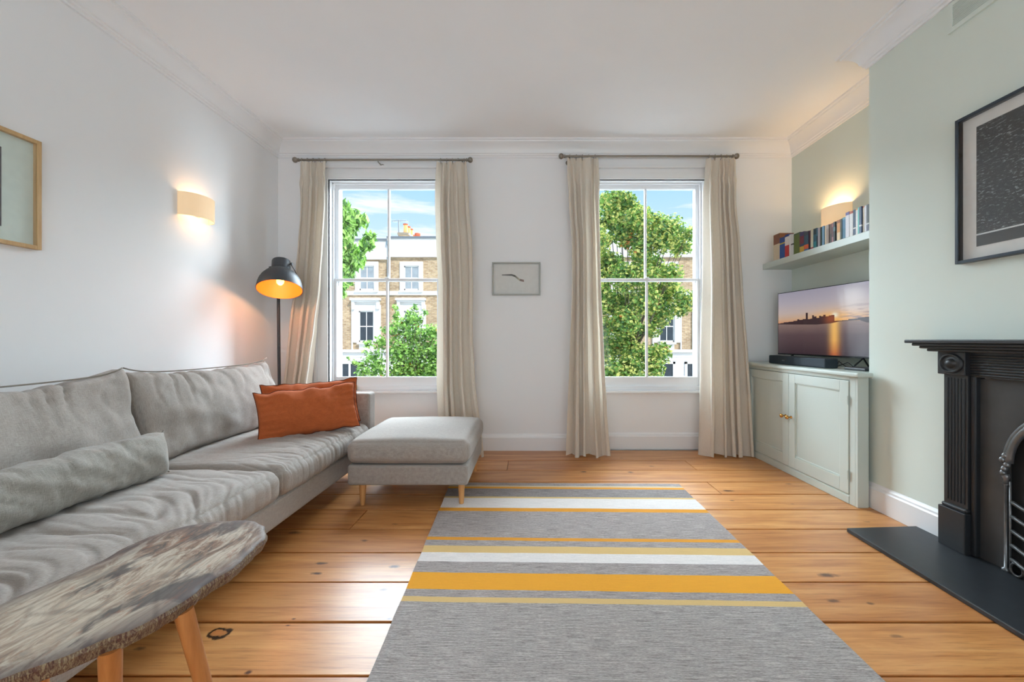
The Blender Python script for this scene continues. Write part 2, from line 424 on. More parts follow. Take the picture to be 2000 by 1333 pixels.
# ------------------------------------------------------------------ soft shapes
def fbm(p, s, o=3):
    return noise.fractal(Vector(p) * s, 1.0, 2.0, o)
def box_cushion(lx, ly, lz, r=.05, crown=.03, n=(40, 24, 10), wr=None, ears=0, bulge=.0, seed=0, concave=0):
    """rounded box cushion, centred in x/y, z from 0 to lz; wr(p, nrm)->offset along normal"""
    m = MB(); idx = {}; vs = []; fs = []
    nx, ny, nz = n
    def vert(i, j, k):
        key = (i, j, k)
        if key in idx: return idx[key]
        u, v, w = 2 * i / nx - 1, 2 * j / ny - 1, 2 * k / nz - 1
        # concentrate vertices towards edges
        e = lambda q: math.sin(q * PI / 2) * .55 + q * .45
        u, v, w = e(u), e(v), e(w)
        p = Vector((u * lx / 2, v * ly / 2, w * lz / 2))
        c = Vector((max(-lx / 2 + r, min(lx / 2 - r, p.x)), max(-ly / 2 + r, min(ly / 2 - r, p.y)), max(-lz / 2 + r, min(lz / 2 - r, p.z))))
        d = p - c; nr = d.normalized() if d.length > 1e-9 else Vector((0, 0, 0))
        q = c + nr * r
        fu, fv, fw = (1 - u * u), (1 - v * v), (1 - w * w)
        q.z += (1 if w > 0 else -.25) * abs(w) * crown * (fu ** .6) * (fv ** .6)
        q.x += u * bulge * fw * (fv ** .4); q.y += v * bulge * fw * (fu ** .4)
        if concave:
            q.x -= math.copysign(concave * (fv ** .8) * abs(u) ** 4, u); q.y -= math.copysign(concave * (fu ** .8) * abs(v) ** 4, v)
        if ears:
            q.y += (v > 0) * ears * (abs(u) ** 7) * (v ** 2); q.x += math.copysign(ears * .3 * (abs(u * v)) ** 8, u)
        if wr: q += nr * wr(Vector((q.x + seed, q.y, q.z)), u, v, w)
        idx[key] = len(vs); vs.append(q + Vector((0, 0, lz / 2))); return idx[key]
    for i in range(nx):
        for j in range(ny):
            fs.append((vert(i, j, 0), vert(i, j + 1, 0), vert(i + 1, j + 1, 0), vert(i + 1, j, 0)))
            fs.append((vert(i, j, nz), vert(i + 1, j, nz), vert(i + 1, j + 1, nz), vert(i, j + 1, nz)))
    for i in range(nx):
        for k in range(nz):
            fs.append((vert(i, 0, k), vert(i + 1, 0, k), vert(i + 1, 0, k + 1), vert(i, 0, k + 1)))
            fs.append((vert(i, ny, k), vert(i, ny, k + 1), vert(i + 1, ny, k + 1), vert(i + 1, ny, k)))
    for j in range(ny):
        for k in range(nz):
            fs.append((vert(0, j, k), vert(0, j, k + 1), vert(0, j + 1, k + 1), vert(0, j + 1, k)))
            fs.append((vert(nx, j, k), vert(nx, j + 1, k), vert(nx, j + 1, k + 1), vert(nx, j, k + 1)))
    return m.add(vs, fs)
def pillow(w, h, t, nx=56, ny=34, seed=0, wr=.006, pin=.03, px=2.4):
    """knife-edge pillow in the x/z plane, thickness along y"""
    m = MB(); vs = []; fs = []
    def P(i, j, s):
        u, v = math.sin((2 * i / nx - 1) * PI / 2) * .5 + (2 * i / nx - 1) * .5, math.sin((2 * j / ny - 1) * PI / 2) * .5 + (2 * j / ny - 1) * .5
        x = u * w / 2 * (1 - pin * (1 - v * v)); z = v * h / 2 * (1 - pin * 1.6 * (1 - u * u))
        T = t / 2 * ((1 - abs(u) ** px) * (1 - abs(v) ** px)) ** .5
        nse = fbm((x + seed, z * 1.0, seed), 7, 3) * wr
        # radiating gathers near the short seams
        e = max(0, abs(u) - .45) / .55
        nse += math.sin(v * 24 + 3 * noise.noise(Vector((u * 3, v * 3, seed)))) * wr * .55 * e * (1 - e * .7)
        y = s * (T + (nse if T > 1e-6 else 0) * min(1, T / (t * .12)))
        return Vector((x, y, z + fbm((x * 3, seed + (5 if v > 0 else 0), 0), 3) * .016 * abs(v)))
    N = (nx + 1) * (ny + 1)
    for s in (-1, 1):
        for i in range(nx + 1):
            for j in range(ny + 1): vs.append(P(i, j, s))
    for si in (0, 1):
        for i in range(nx):
            for j in range(ny):
                a = si * N + i * (ny + 1) + j; q = (a, a + ny + 1, a + ny + 2, a + 1)
                fs.append(q if si == 0 else q[::-1])
    m.add(vs, fs); return m
def pillow_rim(w, h, pin=.03, seed=0, n=60, z0=0):
    pts = []
    def E(u, v): 
        x = u * w / 2 * (1 - pin * (1 - v * v)); z = v * h / 2 * (1 - pin * 1.6 * (1 - u * u)); return Vector((x, 0, z + fbm((x * 3, seed + (5 if v > 0 else 0), 0), 3) * .016 * abs(v)))
    for k in range(n): pts.append(E(-1 + 2 * k / n, -1))
    for k in range(n // 2): pts.append(E(1, -1 + 4 * k / n))
    for k in range(n): pts.append(E(1 - 2 * k / n, 1))
    for k in range(n // 2 + 1): pts.append(E(-1, 1 - 4 * k / n))
    return pts
def taper_leg(r0, r1, h, n=16): return MB().lathe([(r1 * .9, 0), (r1, .004), (r0, h)], n)

# ------------------------------------------------------------------ sofa
sofa = tag(root('sofa', (-1.7, 1.94, 0)), 'long grey linen sofa with loose cushions along the white left wall', 'sofa')
def sx(x): return x + 1.7
y0, y1 = .765, D(3.567)
def sb(x0, x1, ya, yb, z0, z1): return B(sx(x0), sx(x1), ya - 1.94, yb - 1.94, z0, z1)
sb(-2.22, -1.215, y0, y1, .13, .262).build('base_frame', M['linen'], sofa, bevel=.018, seg=3)
sb(-2.24, -2.10, y0, y1, .262, .66).build('back_frame', M['linen'], sofa, bevel=.02, seg=3)
for a, b in ((y1 - .11, y1), (y0, y0 + .11)):
    sb(-2.10, -1.20, a, b, .255, .630).build('arm', M['linen'], sofa, bevel=.016, seg=3)
for lx_ in (-2.15, -1.30):
    for ly_ in (y0 + .12, y1 - .14): taper_leg(.022, .015, .13).build('leg', M['oak'], sofa, smooth=True, sharp=40, loc=(sx(lx_), ly_ - 1.94, 0))
ymid = D(2.22)
def seat_wr(seed, amp, near):
    def f(p, u, v, w):
        # p.x depth axis of the sofa, p.y along it
        q = Vector((p.x, p.y, 0)); wx = noise.noise(q * 3.1 + Vector((seed, 0, 0))) * .10
        if near:
            c = p.y * 9.5 + 1.6 * max(0, u + .2) ** 2 + wx * 12; l = p.x * 1.8
        else:
            c = p.y * 15 + 1.2 * max(0, u) ** 2 + wx * 8; l = p.x * 3.0
        r1 = max(0, 1 - abs(noise.noise(Vector((c, l, seed)))) * 4.2) ** 1.6
        r2 = max(0, 1 - abs(noise.noise(Vector((c * 2.1 + 9, l * 2.3, seed + 4)))) * 3.6) ** 2
        m1 = .35 + .65 * max(0, min(1, .5 + 1.2 * noise.noise(Vector((p.x * 1.6 + 3, p.y * 1.9, seed)))))
        if not near: m1 *= .25 + .75 * max(0, min(1, (u - .1) * 2.2))
        m1 *= 1 - .55 * max(0, abs(u) - .8) / .2
        return -(r1 * amp * 1.0 + r2 * amp * .5) * m1 + fbm((p.x, p.y, seed + p.z), 5, 3) * .006
    return f
seat_y = [(y0 + .11, ymid), (ymid, y1 - .11)]
for i, (a, b) in enumerate(seat_y):
    c = box_cushion(.93, b - a - .004, .155, .055, .028, (90, 170, 14), seat_wr(3.3 + i * 5,   .021 if i == 0 else .013, i == 0), bulge=.012)
    c.build('seat_cushion', M['linen'], sofa, smooth=True, loc=(sx(-1.655), (a + b) / 2 - 1.94, .255))
# back cushions: length along y, leaning back
def back_wr(seed):
    def f(p, u, v, w):
        t = max(0, v)                                    # gathers hanging from the top seam
        g = (1 - abs(math.sin(p.x * 30 + 4 * noise.noise(Vector((p.x * 4, p.y * 4, seed)))))) ** 3
        low = fbm((p.x, p.y, seed), 4.5, 3)
        return -g * .030 * t ** .8 * (.45 + .9 * noise.noise(Vector((p.x * 4, 0, seed)))) + low * .018 - (1 - abs(math.sin(p.x * 9 - p.y * 10 + seed * 3 + 2 * noise.noise(Vector((p.x * 2, p.y * 2, 5)))))) ** 5 * .010 * fbm((p.x, p.y, 9), 3, 2)
    return f
for i, (a, b) in enumerate(seat_y):
    L = b - a + .012
    c = box_cushion(L, .48, .20, .045, .055, (110, 60, 12), back_wr(1.7 + 4 * i), ears=.028, bulge=-.004, concave=.012)
    # local: x along length, y up, z thickness (front face +z)
    tilt = math.radians(17)
    Mx = Matrix.Translation((sx(-1.99), (a + b) / 2 - 1.94, .618)) @ Matrix.Rotation(-tilt, 4, 'Y') @ Matrix(((0, 0, 1, 0), (1, 0, 0, 0), (0, 1, 0, 0), (0, 0, 0, 1))) @ Matrix.Translation((0, 0, -.10))
    c.xf(Mx); o = c.build('back_cushion', M['linen'], sofa, smooth=True)
    pp = []
    for k in range(41):
        u = -1 + 2 * k / 40
        pp.append(Mx @ Vector((u * L / 2 * .985, .238 + .028 * abs(u) ** 7 - .012 * (1 - u * u) ** .8, .193 - .012 * (1 - u * u) * 0)))
    MB().tube(pp, .0035, 6).build('piping', M['pipe'], o, smooth=True)

# bolster
bol = tag(root('bolster_pillow', (-1.665, 1.345, .430)), 'long grey linen bolster lying on the near seat of the sofa', 'cushion')
def bolster():
    m = MB(); vs = []; fs = []; n, q = 120, 40; L = .90
    for i in range(n + 1):
        t = -1 + 2 * i / n
        for k in range(q):
            a = 2 * PI * k / q
            endf = 1 - max(0, abs(t) - .86) / .14
            ry = .082 * (endf ** .45 * .55 + .45) if endf > 0 else .082 * .45
            rz = .098 if True else 0
            w_ = max(0, abs(t) - .80) / .20
            rx = .092 * (1 - w_ ** 2.2) ** .5 if w_ < 1 else .0
            rzz = .097 * (1 - w_ ** 3 * .12)
            d = Vector((math.cos(a), 0, math.sin(a)))
            sup = (abs(d.x) ** 2.4 + abs(d.z) ** 2.4) ** (-1 / 2.4)
            nz_ = fbm((d.x * .5 + 4, t * 2.6 + d.z * .8, d.z * .6), 2.6, 4) * .020 + (1 - abs(math.sin(t * 13 + d.z * 2.2 + 2 * noise.noise(Vector((t * 3, d.x, d.z)))))) ** 3 * -.010
            x = d.x * sup * rx * (1 + nz_ * 6 * (1 - w_)); z = d.z * sup * rzz * (1 + nz_ * 5 * (1 - w_))
            y = t * L / 2 + (.028 * d.z * abs(d.z) * math.copysign(w_, t)) * 0 + math.copysign(.034 * (abs(d.z) ** 3) * w_, t)
            vs.append((x, y, z + .097))
    for i in range(n):
        for k in range(q):
            k2 = (k + 1) % q; fs.append((i * q + k, i * q + k2, (i + 1) * q + k2, (i + 1) * q + k))
    fs.append(tuple(range(q))); fs.append(tuple(range(n * q, (n + 1) * q)))
    return m.add(vs, fs)
bol.rotation_euler = (0, math.radians(-8), math.radians(-2))
bo = bolster().build('cover', M['linen_b'], bol, smooth=True)
MB().tube([(0, .483 - .034 * (1 - abs(q / 10) ** 3), .097 + .0095 * q) for q in range(-10, 11)], .003, 6).build('seam', M['pipe'], bol, smooth=True)

# rust cushions
def rust(name, label, loc, rz, lean, roll, w, h, t, seed):
    r = tag(root(name, loc), label, 'cushion', 'rust orange cushions on the sofa')
    r.rotation_euler = Euler((lean, roll, rz), 'XYZ')
    c = pillow(w, h, t, seed=seed, wr=.020, pin=.055).build('cover', M['rust'], r, smooth=True)
    MB().tube(pillow_rim(w, h, pin=.055, seed=seed), .0032, 5, caps=False).build('fringe', M['rust_edge'], r)
    return r
rust('throw_pillow', 'rust orange linen cushion in front of its twin on the far end of the sofa', (-1.437, 2.620, .572), math.radians(42), math.radians(-13), math.radians(-3), .60, .31, .125, 2.2)
rust('throw_pillow', 'rust orange linen cushion mostly hidden behind its twin, against the sofa arm', (-1.485, 2.745, .592), math.radians(38), math.radians(-14), math.radians(-1), .60, .32, .115, 9.1)

# ------------------------------------------------------------------ ottoman
ot = tag(root('ottoman', (-.745, (D(2.80) + D(3.66)) / 2, 0)), 'square grey linen ottoman on oak legs at the far edge of the rug', 'ottoman')
oh = (D(3.66) - D(2.80)) / 2
B(-.371, .371, -oh, oh, .137, .262).build('base_frame', M['linen'], ot, bevel=.016, seg=3)
box_cushion(.755, 2 * oh + .01, .145, .045, .03, (44, 40, 12), lambda p, u, v, w: fbm((p.x, p.y, 3 + p.z), 4, 2) * .004, bulge=.012).build('seat_cushion', M['linen'], ot, smooth=True, loc=(0, 0, .268))
for ax in (-.295, .325):
    for ay in (-oh + .05, oh - .09): taper_leg(.022, .015, .137).build('leg', M['oak'], ot, smooth=True, sharp=40, loc=(ax, ay, .009 if (ax > 0) else 0))

# ------------------------------------------------------------------ rug
def rug():
    t = NT('striped_wool'); uv = t.coord('UV'); sp = t.n('SeparateXYZ'); t.l(uv, sp.inputs[0])
    far, near = 3.255, .95
    def vy(py): return (far - 924.6 / (py - 663)) / (far - near)
    g1, g2, wh, og, tan, yel = L4((163, 153, 150)), L4((143, 135, 133)), L4((224, 217, 213)), L4((218, 148, 40)), L4((212, 178, 118)), L4((228, 158, 34))
    st = [(0, g1), (vy(952), L4((208, 186, 150))), (vy(954.8), og), (vy(958.2), g2), (vy(974.6), tan), (vy(976.8), wh), (vy(996), og), (vy(1003), g1), (vy(1055), og), (vy(1061), g1),
          (vy(1071.5), tan), (vy(1085), wh), (vy(1103), g1), (vy(1126), yel), (vy(1160), g1), (vy(1173), tan), (vy(1184), L4((166, 158, 154)))]
    wob = t.math('MULTIPLY', t.math('SUBTRACT', t.noise(t.coord('UV', (3, 3, 1)), 4, 2), .5), .003)
    base = t.ramp(t.math('ADD', sp.outputs[1], wob), st, 'CONSTANT')
    s1 = t.noise(t.coord('UV', (9, 330, 1)), 2.0, 4, .7)
    s2 = t.noise(t.coord('UV', (60, 420, 1)), 2.0, 3, .7)
    k = t.ramp(s1, [(.34, (.30, .28, .28, 1)), (.50, (.95, .95, .95, 1)), (.66, (1.5, 1.48, 1.48, 1))])
    k2 = t.ramp(s2, [(.35, (.5, .49, .49, 1)), (.6, (1.25, 1.25, 1.25, 1))])
    # the coloured stripes are more even than the heathered grey
    sat = t.n('SeparateColor', mode='HSV'); t.l(base, sat.inputs[0])
    amt = t.ramp(sat.outputs[1], [(.15, (.8, .8, .8, 1)), (.4, (.28, .28, .28, 1))])
    wcut = t.ramp(sat.outputs[2], [(.5, (1, 1, 1, 1)), (.62, (.3, .3, .3, 1))])
    amt = t.math('MULTIPLY', amt, wcut)
    col = t.mix(amt, base, k, 'MULTIPLY'); col = t.mix(t.math('MULTIPLY', amt, .8), col, k2, 'MULTIPLY')
    t.bump(t.math('ADD', s1, s2), .6, .003)
    return t.set(col, .95)
far = [(-.560, D(3.272)), (1.072, D(3.240))]; near = [(-.470, D(.97)), (1.075, D(.93))]
nv, nu = 60, 40; vs = []; uvs = []
m = MB()
for j in range(nv + 1):
    for i in range(nu + 1):
        a, b = i / nu, j / nv
        p = Vector(far[0]).lerp(Vector(far[1]), a).lerp(Vector(near[0]).lerp(Vector(near[1]), a), b)
        e = min(a, 1 - a, b, 1 - b)
        x = p.x + (.004 * noise.noise(Vector((0, b * 14, 1))) if a in (0, 1) else 0)
        vs.append((x, p.y, .0095 + .0012 * noise.noise(Vector((x * 3, p.y * 3, 0))))); uvs.append((a, b))
q = nu + 1; fs = [(j * q + i, (j + 1) * q + i, (j + 1) * q + i + 1, j * q + i + 1) for j in range(nv) for i in range(nu)]
me = bpy.data.meshes.new('rug'); me.from_pydata(vs, [], fs); uvl = me.uv_layers.new(name='UVMap')
for l in me.loops: uvl.data[l.index].uv = uvs[l.vertex_index]
me.materials.append(rug()); ro = bpy.data.objects.new('striped_rug', me); C.objects.link(ro)
sd = ro.modifiers.new('thick', 'SOLIDIFY'); sd.thickness = .008; sd.offset = -1
tag(ro, 'flat woven grey rug with yellow, tan and white stripes on the floorboards', 'rug')

# ------------------------------------------------------------------ petrified wood coffee table
def stone_mats():
    out = []
    for nm in ('top', 'edge'):
        t = NT('petrified_wood_' + nm)
        v = t.coord('Object', (2.6, 1.0, 1.0) if nm == 'top' else (26, 26, 3))
        d = t.noise(v, 3.2, 5, .6); n1 = t.noise(v, 8.5, 10, .74, 1.1)
        n3 = t.noise(t.coord('Object', (1, .45, 1), (3, 1, 0)), 6, 5, .6, .8)
        if nm == 'top':
            col = t.ramp(n1, [(.28, L4((52, 50, 52))), (.40, L4((96, 86, 80))), (.47, L4((140, 112, 92))), (.54, L4((176, 164, 148))), (.62, L4((198, 188, 172))), (.72, L4((132, 106, 90))), (.85, L4((84, 72, 68)))])
            lt = t.ramp(t.noise(t.coord('Object', (1, .5, 1), (7, 3, 0)), 3.2, 4, .6, .5), [(.44, (0, 0, 0, 1)), (.56, (1, 1, 1, 1))]); col = t.mix(t.math('MULTIPLY', lt, .5), col, L4((206, 196, 178)))
            blot = t.ramp(n3, [(.38, (1, 1, 1, 1)), (.43, (0, 0, 0, 1))]); col = t.mix(t.math('MULTIPLY', blot, .85), col, L4((66, 64, 66)))
            n5 = t.noise(t.coord('Object', (7, 2.2, 1), (0, 2, 0)), 7, 5, .7, .6); rz_ = t.ramp(n5, [(.58, (0, 0, 0, 1)), (.68, (1, 1, 1, 1))])
            col = t.mix(t.math('MULTIPLY', rz_, .55), col, L4((158, 96, 62)))
            w = t.n('TexWave', wave_type='RINGS', rings_direction='Z', i_Scale=9.0, i_Distortion=9.0, i_Detail=4.0); t.l(t.coord('Object', (1.9, .75, 0), (.05, .0, 0)), w.inputs['Vector'])
            wv = t.ramp(w.outputs[0], [(0, (.62, .6, .6, 1)), (.3, (1, 1, 1, 1))]); col = t.mix(.55, col, wv, 'MULTIPLY')
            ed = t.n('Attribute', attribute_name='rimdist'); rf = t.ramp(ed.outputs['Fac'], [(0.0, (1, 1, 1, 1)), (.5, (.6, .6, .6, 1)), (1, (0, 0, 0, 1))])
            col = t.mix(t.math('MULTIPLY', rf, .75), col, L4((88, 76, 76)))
            vc = t.n('TexVoronoi', feature='DISTANCE_TO_EDGE', i_Scale=2.6); t.l(t.coord('Object', (1.6, .8, .01), (.2, .3, 0)), vc.inputs['Vector'])
            ck = t.ramp(vc.outputs['Distance'], [(.004, (.3, .24, .22, 1)), (.018, (1, 1, 1, 1))]); col = t.mix(.35, col, ck, 'MULTIPLY')
            m = t.set(col, .58)
        else:
            col = t.ramp(n1, [(.3, L4((52, 38, 34))), (.45, L4((104, 66, 54))), (.55, L4((146, 126, 98))), (.68, L4((188, 174, 140))), (.8, L4((98, 78, 62)))])
            t.bump(n1, .8, .006); m = t.set(col, .5)
        out.append(m)
    return out
ct = root('coffee_table', (-.95, .85, 0)); tag(ct, 'oval petrified wood coffee table on oak legs in front of the sofa', 'table')
ZT = .48
def flat(px, py, z=ZT): yy = (1.04 - z) * 777.8 / (py - 663); return ((px - 1032) * yy / 777.8, yy)
rim = [flat(*p) for p in ((518, 1040), (515, 1026), (496, 1017), (470, 1014), (435, 1016), (400, 1020), (365, 1025), (330, 1035), (290, 1047), (250, 1065), (195, 1095), (160, 1110), (120, 1127), (60, 1153), (0, 1180))]
rim += [(-1.160, .75), (-1.185, .65), (-1.18, .56), (-1.15, .49), (-1.10, .45), (-1.04, .455), (-.985, .49), (-.94, .56), (-.91, .61)]
rim += [flat(*p) for p in ((-20, 1330), (60, 1302), (130, 1277), (196, 1250), (250, 1230), (300, 1205), (345, 1180), (385, 1155), (392, 1145), (420, 1128), (455, 1108), (480, 1085), (500, 1066), (516, 1052))]
# densify the rim with natural roughness
dense = []
for i in range(len(rim)):
    a, b = Vector(rim[i]), Vector(rim[(i + 1) % len(rim)]); k = max(2, int((b - a).length / .012))
    for j in range(k):
        p = a.lerp(b, j / k); d = (b - a).normalized(); nn = Vector((d.y, -d.x)); dense.append(p + nn * (.0035 * noise.noise(Vector((p.x * 40, p.y * 40, 0))) + .003 * noise.noise(Vector((p.x * 12, p.y * 12, 5)))))
cen = Vector((-.93, .86)); o2 = Vector((.95, -.85)); nr = len(dense)
def core(p): yy = max(.62, min(1.06, p.y)); return Vector((-.975 + (yy - .78) * .52, yy))
rings = [0, .12, .3, .5, .7, .85, .94, 1.0]; vs = []; rd = []
for s_ in rings:
    for p in dense:
        c = core(p); q_ = c.lerp(p, s_) if s_ else c; vs.append((q_.x + o2.x, q_.y + o2.y, ZT + .0012 * noise.noise(Vector((q_.x * 9, q_.y * 9, 1))) - (.004 if s_ == 1 else 0))); rd.append(1 - s_)
fs = []
for a in range(len(rings) - 1):
    for i in range(nr):
        i2 = (i + 1) % nr; fs.append((a * nr + i, a * nr + i2, (a + 1) * nr + i2, (a + 1) * nr + i))
ntop = len(fs); base = len(vs)
for lv, (dz, ins) in enumerate(((-.012, -.003), (-.024, .002), (-.036, .008))):
    for p in dense:
        c = core(p); dirv = (c - p).normalized(); r_ = .004 * noise.noise(Vector((p.x * 55, p.y * 55, lv * 3))); q_ = p + dirv * (ins + r_); vs.append((q_.x + o2.x, q_.y + o2.y, ZT + dz)); rd.append(0)
lastr = (len(rings) - 1) * nr
for lv in range(3):
    A = lastr if lv == 0 else base + (lv - 1) * nr; Bq = base + lv * nr
    for i in range(nr):
        i2 = (i + 1) % nr; fs.append((A + i, A + i2, Bq + i2, Bq + i))
fs.append(tuple(base + 2 * nr + i for i in range(nr)))
me = bpy.data.meshes.new('table_top'); me.from_pydata(vs, [], fs)
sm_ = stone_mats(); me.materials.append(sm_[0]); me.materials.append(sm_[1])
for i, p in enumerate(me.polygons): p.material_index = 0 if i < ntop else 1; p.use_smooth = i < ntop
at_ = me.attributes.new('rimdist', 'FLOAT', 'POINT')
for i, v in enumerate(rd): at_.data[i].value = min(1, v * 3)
bm = bmesh.new(); bm.from_mesh(me); bmesh.ops.remove_doubles(bm, verts=bm.verts, dist=1e-5); bmesh.ops.recalc_face_normals(bm, faces=bm.faces); bm.to_mesh(me); bm.free()
to = bpy.data.objects.new('table_top', me); C.objects.link(to); to.parent = ct
def tleg(top, bot):
    MB().tube([Vector(top) + Vector((.95, -.85, 0)), Vector(bot) + Vector((.95, -.85, 0))], [.0175, .0115], 18).build('leg', M['oak_dark'], ct, smooth=True, sharp=40)
tleg((-.752, .868, .448), (-.668, .905, 0)); tleg((-.800, .762, .448), (-.835, .80, 0)); tleg((-1.08, .60, .448), (-1.12, .52, 0)); tleg((-1.08, .87, .448), (-1.15, .95, 0))

# ------------------------------------------------------------------ floor lamp
lamp = tag(root('floor_lamp', (-2.10, 3.47, 0)), 'dark grey floor lamp with a domed shade lit orange in the far left corner', 'lamp')
MB().lathe([(.15, 0), (.152, .006), (.148, .018), (.03, .024), (.016, .04)], 40).build('base', M['dark_metal'], lamp, smooth=True, sharp=30, loc=(-.05, .0, 0))
MB().tube([(-.062, 0, .02), (-.074, 0, .9), (-.080, 0, 1.60)], .0125, 12).build('pole', M['dark_metal'], lamp, smooth=True, sharp=40)
prof = [(.187, 0), (.1865, .014), (.182, .048), (.171, .088), (.152, .125), (.126, .156), (.098, .176), (.081, .187), (.078, .196), (.078, .276), (.074, .285), (.05, .288), (.002, .289)]
inner = [(r - .004 if r > .01 else r, z - .003 if z > .01 else z) for r, z in prof]
sh = root('lamp_head', (.068, -.215, 1.446)); sh.parent = lamp; sh.rotation_euler = Euler((math.radians(-20), math.radians(-10), 0), 'XYZ'); sh.scale = (.88, .88, .95)
shm = MB().lathe(prof, 56, cap0=False, cap1=False).build('lamp_shade', M['dark_metal'], sh, smooth=True)
gold = plain('gold_shade_lining', (222, 122, 38), .5)
MB().lathe(inner, 56, cap0=False, cap1=False).build('shade_lining', gold, sh, smooth=True)
MB().lathe([(.187, 0), (.183, 0)], 56, cap0=False, cap1=False).build('shade_rim', M['dark_metal'], sh)
bulbm = emit('warm_bulb', (255, 170, 80), 9)
MB().lathe([(.002, .045), (.018, .05), (.029, .065), (.032, .085), (.026, .11), (.015, .135), (.014, .15)], 20, cap1=False).build('bulb', bulbm, sh, smooth=True)
for s_ in (-1, 1):
    MB().tube([(s_ * .076, 0, .236), (s_ * .098, 0, .236)], [.006, .006], 10).tube([(s_ * .096, 0, .236), (s_ * .110, 0, .236)], [.013, .013], 14).build('knob', M['dark_metal'], sh, smooth=True, sharp=40)
MB().tube([(-.092, 0, .236), (-.096, .05, .21), (-.085, .12, .19), (-.06, .17, .175), (-.03, .20, .165), (.05, .17, .175), (.08, .12, .19), (.096, .05, .21), (.092, 0, .236)], .004, 8).build('yoke', M['dark_metal'], sh, smooth=True)
lb = light('floor_lamp_bulb', 'POINT', (0, 0, .03), 3.4, (1, .50, .2), shadow_soft_size=.03); lb.parent = sh

# ------------------------------------------------------------------ wall sconces
def sconce(label, loc, face, ly, lz, watt):
    r = tag(root('wall_sconce', loc), label, 'lamp', 'half oval wall lights')
    r.rotation_euler = (0, 0, face)
    shm = NT('sconce_shade' ); v = shm.coord('Object'); shm.noise(v, 40)
    shm.set(L4((222, 200, 168)), .8); shm.b.inputs['Emission Color'].default_value = (1, .66, .36, 1); shm.b.inputs['Emission Strength'].default_value = .42
    # shade: half oval band, open top and bottom; local +x is out of the wall
    def arc(rx, ry, n=36): return [(rx * math.sin(PI * k / n), -ry * math.cos(PI * k / n)) for k in range(n + 1)]
    o_, i_ = arc(.105, ly / 2), arc(.101, ly / 2 - .004)
    MB().prism(o_ + i_[::-1], -lz / 2, lz / 2).build('lamp_shade', shm.m, r)
    B(0, .012, -.045, .045, -.05, .05).build('back_plate', M['trim'], r, bevel=.003)
    MB().lathe([(.002, -.03), (.016, -.025), (.022, 0), (.016, .03), (.01, .045)], 14, Matrix.Translation((.05, 0, 0))).build('bulb', bulb2, r, smooth=True)
    MB().tube([(.01, 0, -.04), (.05, 0, -.045), (.05, 0, -.03)], .006, 8).build('lamp_holder', M['trim'], r)
    for zz in (-lz / 2 - .004, lz / 2 + .004):
        q = light('sconce_bulb', 'POINT', (.055, 0, zz * .4), watt / 2, (1, .62, .30), shadow_soft_size=.03); q.parent = r
bulb2 = emit('sconce_glow_bulb', (255, 214, 160), 14)
sconce('cream half oval wall light glowing on the white left wall', (XL, 2.79, 1.955), 0, .262, .155, 1.5)
sconce('cream half oval wall light glowing behind the books in the alcove', (XR, 3.16, 2.010), PI, .262, .155, 15.0)

